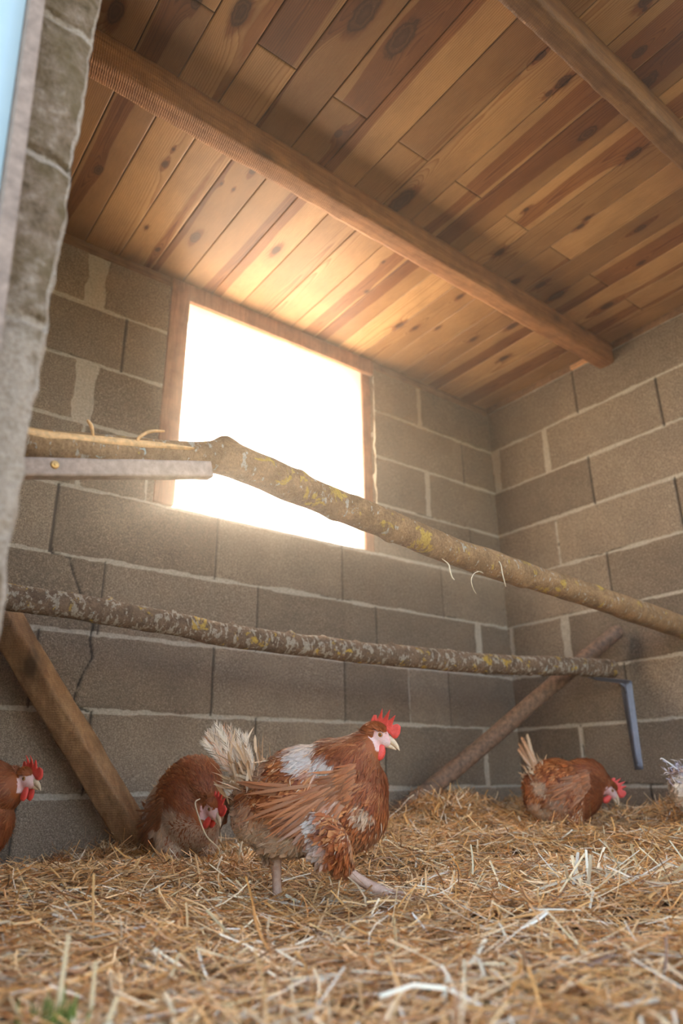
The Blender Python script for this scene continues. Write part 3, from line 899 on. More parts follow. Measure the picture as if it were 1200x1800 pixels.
tag(pole, 'old brown round wooden pole leaning diagonally into the right corner behind the lower branch', 'pole')

# metal shelf bracket on the right wall
bk = empty('shelf_bracket', (W - .002, 1.386, .300))
tag(bk, 'grey metal shelf bracket on the right wall carrying the end of the lower branch', 'bracket')
def ribbed_arm(name, p0, p1, w0, w1, up, parent):
    n = 24
    a = np.array(p0, float); b = np.array(p1, float); up = np.array(up, float)
    t = (b - a) / np.linalg.norm(b - a); s = np.cross(t, up)
    v = []
    prof = [(-1, 0), (-.45, .0005), (-.32, .0065), (0, .0080), (.32, .0065), (.45, .0005), (1, 0), (1, -.0025), (-1, -.0025)]
    for f in np.linspace(0, 1, n):
        w = w0 + (w1 - w0) * f
        rib = min(1, (1 - f) * 8, 1) * min(1, f * 30 + .6)
        for (x, z) in prof: v.append(a + (b - a) * f + s * x * w / 2 + up * (z * rib if z > 0 else z))
    ns = len(prof); v = np.array(v)
    i = np.arange(n - 1)[:, None] * ns + np.arange(ns)[None]; j = np.arange(n - 1)[:, None] * ns + (np.arange(ns)[None] + 1) % ns
    q = np.stack([i, i + ns, j + ns, j], -1).reshape(-1, 4)
    v = np.vstack([v, v[:ns].mean(0), v[-ns:].mean(0)]); k = np.arange(ns); k1 = (k + 1) % ns
    tr = np.vstack([np.stack([np.full(ns, n * ns), k, k1], -1), np.stack([np.full(ns, n * ns + 1), (n - 1) * ns + k1, (n - 1) * ns + k], -1)])
    return MB().add(v, q, tr).build(name, M_STEEL, parent, smooth=False)
ribbed_arm('wall_arm', (0, 0, .0), (0, 0, -.285), .044, .030, (-1, 0, 0), bk)
ribbed_arm('shelf_arm', (.0, 0, .0), (-.20, .0, .001), .044, .028, (0, 0, -1), bk)
MB().add([(-.001, -.003, -.055), (-.001, .003, -.055), (-.050, -.003, -.004), (-.050, .003, -.004), (-.001, -.003, -.004), (-.001, .003, -.004), (-.016, -.0045, -.018), (-.016, .0045, -.018)],
         t=[(0, 6, 1), (1, 6, 7), (6, 2, 7), (7, 2, 3), (0, 4, 6), (4, 2, 6), (1, 7, 5), (5, 7, 3), (4, 5, 2), (5, 3, 2), (0, 1, 4), (1, 5, 4)]).build('corner_web', M_STEEL, bk)
v, q, t = ellipsoid((-.004, 0, -.272), (.0025, .0042, .0042)); MB().add(v, q, t).build('screw', M_STEEL, bk, smooth=True)

# straw wisps hanging from the upper branch
def wisp(pts, r, label, mat):
    o = strand('straw_wisp', pts, r, mat); tag(o, label, 'straw wisp'); return o
def straw_mat_flat(name, c): return mat_simple(name, c, .4, 300, .2)
M_WISP = straw_mat_flat('pale_wisp', (.72, .60, .40))
wisp([(1.038, 1.015, .436), (1.042, 1.0, .42), (1.043, .998, .405), (1.047, .997, .392), (1.052, .996, .387)], .0017, 'pale frayed straw wisp hanging under the upper branch, leftmost of three', M_WISP)
wisp([(1.150, 1.02, .429), (1.148, 1.0, .418), (1.132, .995, .418), (1.113, .995, .410), (1.103, .995, .393), (1.107, .995, .376), (1.115, .995, .366)], .0009, 'thin curled hook of straw hanging under the upper branch, middle of three', M_WISP)
wisp([(1.204, 1.02, .47), (1.208, 1.0, .452), (1.211, .998, .425), (1.217, .997, .397)], .0014, 'pale straight straw wisp over the front of the upper branch, rightmost of three', M_WISP)
wisp([(.735, 1.41, -.170), (.744, 1.40, -.135), (.712, 1.40, -.105), (.690, 1.40, -.062), (.684, 1.40, -.042), (.694, 1.40, -.036)], .0016, 'long curved straw stalk arching up in front of the crouching hen', M_WISP)
wisp([(.787, 1.40, -.170), (.792, 1.40, -.128), (.800, 1.40, -.098)], .0026, 'short straw stalk sticking up beside the beak of the crouching hen', M_WISP)

# ------------------------------------------------------------------ straw bedding
def straws(n, xy, lmin, lmax, wmin, wmax, zmin, zmax, tilt, seed, palette=None, bend=.12):
    r = np.random.default_rng(seed)
    x, y = xy(r, n)
    n = len(x)
    L = lmin + (lmax - lmin) * r.beta(1.4, 2.6, n)
    w = r.uniform(wmin, wmax, n) * (0.6 + 0.4 * r.random(n))
    az = r.uniform(0, 2 * np.pi, n)
    el = r.normal(0, tilt, n)
    d = np.stack([np.cos(az) * np.cos(el), np.sin(az) * np.cos(el), np.sin(el)], -1)
    e = .02
    gxx = (terrain(x + e, y) - terrain(x - e, y)) / (2 * e); gyy = (terrain(x, y + e) - terrain(x, y - e)) / (2 * e)
    d[:, 2] += gxx * d[:, 0] + gyy * d[:, 1]
    d /= np.linalg.norm(d, axis=1)[:, None]
    nrm = np.tile([0, 0, 1.0], (n, 1)) + r.normal(0, .35, (n, 3)); s = np.cross(d, nrm); s /= np.linalg.norm(s, axis=1)[:, None]; u = np.cross(s, d)
    z = terrain(x, y) + r.uniform(zmin, zmax, n) + np.abs(d[:, 2] - gxx * d[:, 0] - gyy * d[:, 1]) * L * .40
    c = np.stack([x, y, z], -1)
    bd = r.normal(0, bend, n)
    rows = []
    for f in (-.5, -.17, .17, .5):
        o = bd * L * (f * f * 2 - .3)
        cen = c + d * (f * L)[:, None] + s * o[:, None]
        for (a, b) in ((-1, 0), (0, .45), (1, 0)):
            rows.append(cen + s * (a * w / 2)[:, None] + u * (b * w / 2)[:, None])
    V = np.stack(rows, 1)       # n,12,3
    fb = np.array([[0, 1, 4, 3], [1, 2, 5, 4], [3, 4, 7, 6], [4, 5, 8, 7], [6, 7, 10, 9], [7, 8, 11, 10]])
    Fq = (np.arange(n)[:, None, None] * 12 + fb[None]).reshape(-1, 4)
    pal = np.array(palette or [(.80, .44, .15), (.88, .56, .25), (.68, .33, .11), (.92, .70, .43), (.47, .22, .075), (.94, .83, .65), (.26, .12, .05)])
    pw = np.array([.24, .21, .16, .14, .11, .07, .07]); pw = pw[:len(pal)] / pw[:len(pal)].sum()
    cc = pal[r.choice(len(pal), n, p=pw)] * r.uniform(.78, 1.15, (n, 1))
    C = np.repeat(cc[:, None], 12, 1) * (1 + .12 * r.normal(size=(n, 12, 1)))
    return V.reshape(-1, 3), Fq, np.clip(C.reshape(-1, 3), 0, 1)

VIS0, VIS1 = Vector((sy_, cy_)), None
def in_view(r, n):
    x = r.uniform(-.15, W - .01, n * 2); y = r.uniform(-.1, D - .01, n * 2)
    dep = x * F0.x + y * F0.y; lat = x * R0.x + y * R0.y
    ok = (dep > .22) & (np.abs(lat) < dep * .62 + .12) & ~((x < PX1 + .01) & (y > PY0 - .02) & (y < PY1 + .02))
    return x[ok], y[ok]
def near(r, n):
    x, y = in_view(r, n * 3)
    dep = x * F0.x + y * F0.y
    k = r.random(len(x)) < np.clip(1.5 - dep, .05, 1)
    return x[k], y[k]
def everywhere(r, n):
    x = r.uniform(LEFT + .02, W - .01, n); y = r.uniform(-.5, D - .01, n)
    ok = ~((x < PX1 + .01) & (y > PY0 - .02) & (y < PY1 + .02))
    return x[ok], y[ok]
def blob(cx, cy, rx, ry):
    def f(r, n):
        return np.clip(cx + r.normal(0, rx, n), LEFT + .03, W - .02), np.clip(cy + r.normal(0, ry, n), -.3, D - .015)
    return f
sb = MB()
for args in ((26000, in_view, .014, .075, .0014, .0034, -.010, .010, .16, 101),
             (15000, in_view, .03, .13, .0020, .0046, -.004, .016, .15, 102),
             (9000, near, .012, .06, .0010, .0028, -.006, .013, .22, 103),
             (9000, everywhere, .03, .12, .0020, .0044, -.008, .012, .15, 104),
             (2600, in_view, .03, .09, .0018, .0036, .004, .020, .42, 105)):
    V, Fq, C = straws(*args); sb.add(V, Fq, col=C)
for (cx, cy, rx, ry, n, zm, sd) in ((1.62, 1.64, .060, .045, 1100, .035, 201), (1.76, 1.76, .07, .05, 900, .04, 202), (.66, 1.79, .09, .045, 1000, .030, 203), (.72, 1.38, .10, .05, 500, .012, 204),
                                    (2.18, 1.30, .05, .14, 400, .02, 205), (2.18, 1.78, .06, .05, 400, .02, 206), (1.1, 1.45, .2, .1, 500, .01, 207), (1.15, .78, .08, .07, 250, .02, 208)):
    V, Fq, C = straws(n, blob(cx, cy, rx, ry), .02, .10, .0018, .004, -.01, zm, .38, sd); sb.add(V, Fq, col=C)
pale = [(.86, .80, .62), (.80, .70, .46), (.90, .87, .76)]
V, Fq, C = straws(700, in_view, .03, .085, .003, .0062, .006, .016, .20, 301, pale, .05); sb.add(V, Fq, col=C)
V, Fq, C = straws(60, blob(1.12, .76, .10, .10), .05, .11, .004, .0075, .010, .03, .45, 302, pale, .05); sb.add(V, Fq, col=C)
def upright(pts):
    def f(r, n): q = np.array(pts)[np.arange(n) % len(pts)] + r.normal(0, .004, (n, 2)); return q[:, 0], q[:, 1]
    return f
for (x0, y0, z0, x1, y1, z1, w_) in ((.214, .665, -.19, .222, .672, -.118, .0075), (.243, .668, -.19, .247, .672, -.140, .0070), (.243, .640, -.19, .256, .640, -.160, .0090), (.196, .640, -.19, .176, .65, -.150, .005), (.33, .72, -.19, .345, .72, -.155, .006), (.62, .72, -.195, .60, .70, -.150, .007)):
    a_ = np.array((x0, y0, z0)); b_ = np.array((x1, y1, z1)); s_ = np.array([.8, -.6, 0]); u_ = np.array([-.6, -.8, 0])
    rows_ = []
    for f in np.linspace(0, 1, 6):
        c_ = a_ + (b_ - a_) * f + u_ * .006 * f * f; hw_ = w_ * .36 * (1 - .45 * f)
        rows_ += [c_ - s_ * hw_, c_ + u_ * hw_ * .5, c_ + s_ * hw_]
    q_ = []
    for k_ in range(5):
        o_ = k_ * 3; q_ += [[o_, o_ + 1, o_ + 4, o_ + 3], [o_ + 1, o_ + 2, o_ + 5, o_ + 4]]
    sb.add(rows_, q_, col=(.82, .68, .42))
bedding = sb.build('straw_bedding', M_STRAW, smooth=False)
tag(bedding, 'loose golden straw bedding covering the whole coop floor', 'straw', kind='stuff')

# broad blurred stalks and grass blades close to the camera
def blades(name, base, n, spread, lmin, lmax, w, mat, pal, seed, lean=.35):
    r = np.random.default_rng(seed); mb = MB()
    for i in range(n):
        bx, by = base[0] + r.normal(0, spread), base[1] + r.normal(0, spread)
        bz = float(terrain(bx, by)) - .01
        L = r.uniform(lmin, lmax); az = r.uniform(0, 6.28); le = abs(r.normal(0, lean)); ww = w * r.uniform(.6, 1.2)
        d = np.array([math.cos(az), math.sin(az), 0]); s = np.array([-d[1], d[0], 0])
        V = []
        for f in np.linspace(0, 1, 7):
            c = np.array([bx, by, bz]) + d * L * le * f ** 1.6 + np.array([0, 0, L * f * (1 - .25 * le * f)])
            hw = ww / 2 * (1 - f ** 3) + .0002
            V += [c - s * hw, c + d * hw * .3, c + s * hw]
        i0 = np.arange(6)[:, None] * 3
        fq = np.concatenate([np.stack([i0[:, 0], i0[:, 0] + 1, i0[:, 0] + 4, i0[:, 0] + 3], -1), np.stack([i0[:, 0] + 1, i0[:, 0] + 2, i0[:, 0] + 5, i0[:, 0] + 4], -1)])
        mb.add(V, fq, col=np.array(pal[r.integers(len(pal))]) * r.uniform(.8, 1.2))
    return mb.build(name, mat, smooth=True)
g = blades('grass_tuft', (.206, .655), 90, .011, .022, .046, .0045, M_GRASS, [(.16, .24, .05), (.24, .32, .08), (.34, .36, .12)], 401)
tag(g, 'blurred green grass tuft in the straw at the bottom left, close to the camera', 'grass')

# ------------------------------------------------------------------ thin haze volume added for a glow around the window
hz_m, hz_t = new_mat('glow_haze')
hz_o = hz_t.nodes.new('ShaderNodeOutputMaterial'); hz_v = hz_t.nodes.new('ShaderNodeVolumeScatter')
hz_v.inputs['Color'].default_value = (1.0, 0.80, 0.62, 1); hz_v.inputs['Density'].default_value = 0.026; hz_v.inputs['Anisotropy'].default_value = 0.80
hz_t.links.new(hz_v.outputs[0], hz_o.inputs['Volume'])
haze = MB().box((LEFT + .01, -.30, -.24), (W - .012, D - .012, CEIL - .012)).build('glow_haze', hz_m)
tag(haze, 'thin added haze filling the air of the whole coop', 'haze', kind='stuff')
# ------------------------------------------------------------------ hens
def rot_y(a):      # pitch up by a
    c, s = math.cos(a), math.sin(a)
    return np.array([[c, 0, -s], [0, 1, 0], [s, 0, c]])
def rot_z(a):
    c, s = math.cos(a), math.sin(a)
    return np.array([[c, -s, 0], [s, c, 0], [0, 0, 1]])

def remeshed(mb_list, voxel, smooth_iter, name='tmp'):
    mb = MB()
    for v, q, t in mb_list: mb.add(v, q, t)
    o = mb.build(name, None)
    m = o.modifiers.new('r', 'REMESH'); m.mode = 'VOXEL'; m.voxel_size = voxel; m.adaptivity = 0
    if smooth_iter:
        s = o.modifiers.new('s', 'SMOOTH'); s.factor = .5; s.iterations = smooth_iter
    dg = bpy.context.evaluated_depsgraph_get(); dg.update()
    me = bpy.data.meshes.new_from_object(o.evaluated_get(dg))
    old = o.data
    bpy.data.objects.remove(o); bpy.data.meshes.remove(old)
    return me

def mesh_arrays(me):
    v = np.empty(len(me.vertices) * 3); me.vertices.foreach_get('co', v); v = v.reshape(-1, 3)
    me.calc_loop_triangles()
    t = np.empty(len(me.loop_triangles) * 3, np.int32); me.loop_triangles.foreach_get('vertices', t); t = t.reshape(-1, 3)
    n = np.empty(len(me.vertices) * 3, np.float32); me.vertices.foreach_get('normal', n); n = n.reshape(-1, 3)
    return v, t, n

RUST = dict(deep=(.21, .045, .011), mid=(.41, .112, .027), lite=(.64, .26, .085), tan=(.66, .42, .23), cream=(.80, .64, .45), white=(.84, .78, .70))
NTEMP = 6
def feathers(mb, P, Nn, Dn, L, Wd, root, tip, lift, curl, r, fringe=None, rows=NTEMP, off=.001, cup=.25):
    n = len(P)
    Dn = Dn - Nn * np.sum(Dn * Nn, 1)[:, None]
    Dn /= np.linalg.norm(Dn, axis=1)[:, None] + 1e-9
    S = np.cross(Nn, Dn)
    prof = np.interp(np.linspace(0, 1, rows), [0, .25, .6, .85, 1], [.45, .9, 1.0, .78, .12])
    side = r.normal(0, .12, n)
    V, C = [], []
    for i, f in enumerate(np.linspace(0, 1, rows)):
        o = off + L * (lift * f - curl * f * f)
        cen = P + Dn * (L * f)[:, None] + Nn * o[:, None] + S * (side * L * f * f)[:, None]
        w = Wd * prof[i] / 2
        col = root * (1 - f) ** 1.3 + tip * (1 - (1 - f) ** 1.3)
        ce = col if fringe is None else col * (1 - .6 * f) + fringe * (.6 * f)
        j = r.normal(0, .16, (n, 2)) * w[:, None]
        V += [cen - S * (w + j[:, 0])[:, None] - Nn * (w * cup)[:, None], cen, cen + S * (w + j[:, 1])[:, None] - Nn * (w * cup)[:, None]]
        C += [ce, col * .96, ce]
    V = np.stack(V, 1); C = np.stack(C, 1)
    m = rows * 3
    fb = []
    for i in range(rows - 1):
        a = i * 3
        fb += [[a, a + 3, a + 4, a + 1], [a + 1, a + 4, a + 5, a + 2]]
    F = (np.arange(n)[:, None, None] * m + np.array(fb)[None]).reshape(-1, 4)
    mb.add(V.reshape(-1, 3), F, col=np.clip(C.reshape(-1, 3), 0, 1))

def big_feather(name, p0, p1, width, nrm, c_root, c_tip, c_edge, parent, seed, ragged=.3, bow=.08, barbs=46, mat=None):
    """one quill with many separate barbs, ragged towards its tip"""
    r = np.random.default_rng(seed)
    p0 = np.array(p0, float); p1 = np.array(p1, float); d = p1 - p0; L = np.linalg.norm(d); d /= L
    nrm = np.array(nrm, float); nrm -= d * (nrm @ d); nrm /= np.linalg.norm(nrm); s = np.cross(nrm, d)
    mb = MB()
    ts = np.linspace(0, 1, 12)
    cen = p0 + np.outer(ts * L, d) + np.outer(bow * L * ts * ts, s) - np.outer(.04 * L * ts * ts, nrm)
    v, q, t = tube(cen, np.linspace(.0011, .0003, 12), 5)
    mb.add(v, q, t, col=(.82, .74, .60))
    for sd in (-1, 1):
        for k in range(barbs):
            f = .12 + .88 * (k + r.random() * .6) / barbs
            if r.random() < ragged * f * .6: continue
            c = np.array([np.interp(f, ts, cen[:, i]) for i in range(3)])
            bl = width / 2 * np.interp(f, [0, .15, .5, .85, 1.0], [.35, .8, 1, .8, .35]) * r.uniform(.8, 1.12) * (1.25 if f > .8 else 1)
            an = .75 - .35 * f
            bd = d * math.cos(an) + s * sd * math.sin(an) + nrm * r.normal(0, .06)
            bw = L / barbs * (1.25 - .75 * ragged * f)
            e1 = c + bd * bl * .6; e2 = c + bd * bl - d * 0 + nrm * r.normal(0, .002) + d * .12 * bl
            w = d * bw
            col = np.array(c_root) * (1 - f) + np.array(c_tip) * f
            ce = col * .45 + np.array(c_edge) * .55
            mb.add([c - w * .5, c + w * .6, e1 + w * .55, e1 - w * .4, e2 + w * .12, e2 - w * .06], q=[[0, 1, 2, 3], [3, 2, 4, 5]],
                   col=[col, col, (col + ce) / 2, (col + ce) / 2, ce, ce])
    return mb.build(name, mat or M_FEATHER, parent, smooth=True)

COMB = [(-.0125, .004), (-.0105, .0285), (-.0065, .0365), (-.0030, .0275), (.0020, .0300), (-.0005, .0285), (.0055, .0480), (.0090, .0310), (.0135, .0330), (.0235, .0440), (.0215, .0290), (.0255, .0255), (.0350, .0320),
        (.0310, .0195), (.0330, .0150), (.0440, .0160), (.0455, .0060), (.0415, -.0030), (.0330, .0000), (.0230, .0080), (.0100, .0110)]
def comb_mesh(parent, M, sc, floppy=0.0):
    """serrated blade on top of the head, thick at its root"""
    bm = bmesh.new()
    pts = [(-.014, .010), (-.017, .022), (-.0145, .031), (-.0095, .0325), (-.0060, .0255), (-.0015, .0460), (.0025, .0270), (.0125, .0480), (.0125, .0280), (.0240, .0420), (.0215, .0240), (.0300, .0290), (.0375, .0265),
           (.0390, .0150), (.0360, .0070), (.0300, .0050), (.0200, .0110), (.0080, .0130)]
    pts = [(x * .92, z) for x, z in pts]
    n = len(pts)
    def th(z): return .0032 * max(.28, 1 - (z - .008) / .040)
    A = [bm.verts.new((x, -th(z), z)) for x, z in pts]; B = [bm.verts.new((x, th(z), z)) for x, z in pts]
    bm.faces.new(A); bm.faces.new(B[::-1])
    for i in range(n): bm.faces.new((A[i], B[i], B[(i + 1) % n], A[(i + 1) % n]))
    bmesh.ops.triangulate(bm, faces=bm.faces[:])
    bmesh.ops.subdivide_edges(bm, edges=bm.edges[:], cuts=2, use_grid_fill=True)
    bmesh.ops.smooth_vert(bm, verts=bm.verts[:], factor=.35, use_axis_x=True, use_axis_y=True, use_axis_z=True)
    bmesh.ops.recalc_face_normals(bm, faces=bm.faces[:])
    for v in bm.verts:
        p = np.array(v.co) * sc
        p[1] += floppy * max(0, p[2] - .012) ** 2 * 30 + .0005 * math.sin(p[0] * 900)
        q = M[0] @ p + M[1]
        v.co = q
    me = bpy.data.meshes.new('comb'); bm.to_mesh(me); bm.free()
    me.polygons.foreach_set('use_smooth', np.ones(len(me.polygons), bool))
    me.materials.append(M_COMB)
    o = bpy.data.objects.new('comb', me); COL.objects.link(o); o.parent = parent
    return o

def xf(mb_or_v, M):
    return np.asarray(mb_or_v) @ M[0].T + M[1]

def hen(label, loc, yaw, body, neck, head, hpitch, hyaw, thighs, legs, spine, seed, voxel=.0026, hs=1.0, nf=5200, white=(), cream=(), dark=0.0,
        tail=None, wing=None, cut=None, fluff=1.0, toes=True):
    """local frame: x ahead, z up, origin under the body on the straw"""
    r = np.random.default_rng(seed)
    root = empty('hen', loc, yaw)
    tag(root, label, 'hen', 'brown hens in the coop')
    parts = []
    for (x, y, z, ax, ay, az, tilt) in body:
        parts.append(ellipsoid((x, y, z), (ax, ay, az), rot_y(math.radians(tilt)), 32, 20))
    nk = resample(neck, 24)
    parts.append(tube(nk[:, :3], nk[:, 3], 20)); parts.append(ellipsoid(nk[0, :3], (nk[0, 3] * .96,) * 3))
    for t_ in thighs:
        p = resample(t_, 12); parts.append(tube(p[:, :3], p[:, 3], 16))
        parts.append(ellipsoid(t_[0][:3], (t_[0][3],) * 3)); parts.append(ellipsoid(t_[-1][:3], (t_[-1][3],) * 3))
    core = remeshed(parts, .005, 10)
    cv, ct, cn = mesh_arrays(core)
    HM = (rot_z(hyaw) @ rot_y(hpitch), np.array(head, float))
    hp = []
    for (c, rr) in (((0, 0, .001), (.0235, .0165, .0190)), ((.014, 0, -.003), (.0150, .0118, .0125)), ((-.008, 0, -.006), (.019, .0150, .0180))):
        v, q, t = ellipsoid(np.array(c) * hs, np.array(rr) * hs); hp.append((xf(v, HM), q, t))
    lp = []
    skel = []
    for lg in legs:
        g_ = lg.get('g', 1.0)
        lg['shank'] = [(*q[:3], q[3] * g_) for q in lg['shank']]; lg['toes'] = [[(*q[:3], q[3] * g_) for q in t_] for t_ in lg['toes']]
        p = resample(lg['shank'], 14); lp.append(tube(p[:, :3], p[:, 3], 12)); skel.append(p)
        for e in (lg['shank'][0], lg['shank'][-1]): lp.append(ellipsoid(e[:3], (e[3] * 1.12,) * 3, nu=12, nv=8))
        for toe in lg['toes']:
            p = resample(toe, 10)
            rad = p[:, 3] * (1 + .10 * np.cos(np.linspace(0, 12, 10)))
            lp.append(tube(p[:, :3], rad, 10)); lp.append(ellipsoid(toe[-1][:3], (toe[-1][3],) * 3, nu=10, nv=6)); skel.append(p)
    full = remeshed([(cv, None, ct)] + hp + lp, voxel, 2, 'tmp2')
    fv, ft, fn = mesh_arrays(full)
    # body colours: skin on head and shanks, rusty down elsewhere
    hl = (fv - HM[1]) @ HM[0] / hs
    face = (hl[:, 0] > -.0085 + .004 * np.sin(hl[:, 2] * 400)) & (np.abs(hl[:, 0]) < .04) & (hl[:, 2] < .0145) & (hl[:, 2] > -.024) & (np.abs(hl[:, 1]) < .022)
    dleg = np.full(len(fv), 9.0)
    for p in skel:
        for a in p: dleg = np.minimum(dleg, np.linalg.norm(fv - a[:3], axis=1))
    shank = dleg < .0145
    col = np.tile(np.array(RUST['mid']) * .8, (len(fv), 1))
    fx = np.clip(fbm(hl[:, 0], hl[:, 2], 90, seed) * .5 + .5, 0, 1)[:, None]
    col[face] = (np.array([.74, .24, .20]) * fx ** 2 + np.array([.80, .60, .54]) * (1 - fx ** 2))[face]
    lw = np.clip(fbm(fv[:, 0], fv[:, 2], 160, seed + 1) * .5 + .5, 0, 1)[:, None]
    col[shank] = (np.array([.62, .44, .33]) * lw + np.array([.42, .24, .17]) * (1 - lw))[shank]
    bodyo = mesh_np('body', fv, ft, M_SKIN, colors=col, parent=root)
    bpy.data.meshes.remove(full)
    # claws
    for lg in legs:
        for toe in lg['toes']:
            a = np.array(toe[-1][:3]); d = a - np.array(toe[-2][:3]); d /= np.linalg.norm(d)
            c = resample([a, a + d * .006 + [0, 0, .001], a + d * .011 - [0, 0, .002]], 8)
            v, q, t = tube(c, np.linspace(toe[-1][3] * .75, .0004, 8), 8); MB().add(v, q, t).build('claw', M_CLAW, root, smooth=True)
    # head parts
    comb_mesh(root, HM, hs * 1.10, floppy=r.uniform(-.6, .6))
    for sgn, nm in ((1, 'u'), (-1, 'l')):
        if nm == 'u': c = [(.017, 0, .0015), (.027, 0, .0005), (.038, 0, -.0045), (.0465, 0, -.0115)]; rr = [.0078, .0066, .0042, .0007]
        else: c = [(.018, 0, -.0080), (.026, 0, -.0085), (.034, 0, -.0100), (.0405, 0, -.0118)]; rr = [.0052, .0044, .0030, .0007]
        p = resample([(*a, b) for a, b in zip(c, rr)], 14)
        v, q, t = tube(p[:, :3], p[:, 3], 14)
        ax = v.copy(); ax[:, 1] *= .82
        MB().add(xf(ax * hs, HM), q, t).build('beak', M_BEAK, root, smooth=True)
    for s in (-1, 1):
        v, q, t = ellipsoid(np.array((.0065, s * .0138, .0040)) * hs, np.array((.0046, .0030, .0046)) * hs); eo = MB().add(xf(v, HM), q, t).build('eye', M_EYE, root, smooth=True)
        v, q, t = ellipsoid(np.array((.0068, s * .0157, .0042)) * hs, np.array((.0023, .0014, .0023)) * hs, nu=12, nv=8); MB().add(xf(v, HM), q, t).build('pupil', M_PUPIL, eo, smooth=True)
        # eyelid ring
        th = np.linspace(0, 2 * np.pi, 20)
        ring = np.stack([.0066 + .0051 * np.cos(th), s * (.0146 - .0008 * np.cos(th)), .0040 + .0049 * np.sin(th)], -1) * hs
        v, q, t = tube(xf(ring, HM), .0011 * hs, 6, False); MB().add(v, q, t, col=(.74, .50, .44)).build('eyelid', M_SKIN, root, smooth=True)
        p = resample([(.014, s * .006, -.012, .0050), (.0150, s * .0085, -.021, .0078), (.0140, s * .0095, -.030, .0085), (.0125, s * .009, -.0365, .0052)], 14)
        v, q, t = tube(p[:, :3], p[:, 3], 14); v[:, 1] = s * .008 + (v[:, 1] - s * .008) * .5
        MB().add(xf(v * hs, HM), q, t).build('wattle', M_COMB, root, smooth=True)
        v, q, t = ellipsoid(np.array((-.0105, s * .0150, -.0115)) * hs, np.array((.0058, .0032, .0095)) * hs, rot_y(.35)); MB().add(xf(v, HM), q, t).build('ear_lobe', M_COMB, root, smooth=True)
    # plumage -----------------------------------------------------
    A = cv[ct]; ar = np.linalg.norm(np.cross(A[:, 1] - A[:, 0], A[:, 2] - A[:, 0]), axis=1)
    def sample(n, wfun=None):
        w = ar.copy()
        if wfun is not None: w = w * wfun(A.mean(1))
        k = r.choice(len(ct), n, p=w / w.sum())
        b = r.dirichlet((1, 1, 1), n)
        return (A[k] * b[..., None]).sum(1), (cn[ct[k]] * b[..., None]).sum(1)
    sp = np.array(spine, float)         # from head to tail: x y z
    sd = np.diff(sp, axis=0); sl = np.linalg.norm(sd, axis=1); cum = np.concatenate([[0], np.cumsum(sl)])
    nose = HM[0] @ np.array([1.0, 0, 0])
    def flow(P):
        best = np.full(len(P), 9.0); D_ = np.zeros((len(P), 3)); U = np.zeros(len(P))
        for i in range(len(sd)):
            t = np.clip(((P - sp[i]) @ sd[i]) / (sl[i] ** 2), 0, 1)
            d = np.linalg.norm(P - sp[i] - t[:, None] * sd[i], axis=1)
            k = d < best
            best[k] = d[k]; D_[k] = sd[i] / sl[i]; U[k] = (cum[i] + t[k] * sl[i]) / cum[-1]
        return D_, U
    def patch(P, spots):
        m = np.zeros(len(P))
        for (x, z, rr, st) in spots:
            d = np.hypot(P[:, 0] - x, P[:, 2] - z) / rr + .35 * fbm(P[:, 0], P[:, 2], 60, seed + 40)
            m = np.maximum(m, st * (1 - sstep(.55, 1.15, d)))
        return m
    pl = MB()
    for layer, (cnt, ls, wsc) in enumerate(((int(nf * .6), 1.0, 1.0), (int(nf * .8), 1.0, .55), (int(nf * 2.2), .9, .22))):
        P, Nn = sample(cnt)
        Nn /= np.linalg.norm(Nn, axis=1)[:, None]
        D_, U = flow(P)
        below = np.clip(-Nn[:, 2], 0, 1)
        Dn = D_ + np.array([0, 0, -.42]) * (1 - U)[:, None] * .6 + np.array([0, 0, -.35]) * sstep(.35, .7, U)[:, None] * (P[:, 2] < sp[:, 2].mean())[:, None]
        lowz = sstep(.105, .06, P[:, 2])[:, None]
        Dn = Dn * (1 - .75 * lowz) + np.array([-.15, 0, -1.0]) * lowz
        Dn = Dn + r.normal(0, .13 + .14 * (layer == 2), (cnt, 3)) + .22 * np.stack([vnoise(P[:, 0], P[:, 2], 30, seed + 60), 0 * U, vnoise(P[:, 0], P[:, 2], 30, seed + 61)], -1)
        L = np.interp(U, [0, .06, .16, .30, .5, .8, 1], [.008, .013, .024, .034, .036, .034, .030]) * r.uniform(.7, 1.2, cnt) * ls
        L = np.where((P[:, 2] < .085) & (U > .2), L * .55, L)
        Wf = np.interp(U, [0, .06, .16, .30, .42, .8, 1], [.0035, .0042, .0055, .0075, .0140, .0135, .010]) * r.uniform(.75, 1.2, cnt) * wsc
        base = np.zeros((cnt, 3))
        x = r.random(cnt) + .22 * fbm(P[:, 0], P[:, 2] + P[:, 1], 28, seed + 70) + .12
        keys = [RUST['deep'], RUST['mid'], RUST['mid'], RUST['lite'], RUST['tan']]
        kk = np.array(keys)[np.clip((np.interp(x, [0, .35, .7, .93, 1.2], [0, 1, 2, 3, 4])).astype(int), 0, 4)]
        base = kk * r.uniform(.65, 1.25, (cnt, 1)) * (1 - dark) * (1 + .35 * fbm(P[:, 0], P[:, 2] + P[:, 1], 45, seed + 75))[:, None]
        hack = (1 - sstep(.22, .34, U))[:, None]
        base = base * (1 - hack * .6) + np.array(RUST['deep']) * r.uniform(.7, 1.7, (cnt, 1)) * hack * .6
        mw = patch(P, white)[:, None]; mc = patch(P, cream)[:, None]
        lowbelly = (sstep(.1, .75, below) * sstep(.25, .45, U) * .42 * fluff)[:, None]
        tip = base * (1 - lowbelly) + np.array(RUST['tan']) * lowbelly
        tip = tip * (1 - mc) + (np.array(RUST['cream']) * r.uniform(.75, 1.1, (cnt, 1))) * mc
        tip = tip * (1 - mw) + (np.array(RUST['white']) * r.uniform(.85, 1.1, (cnt, 1))) * mw
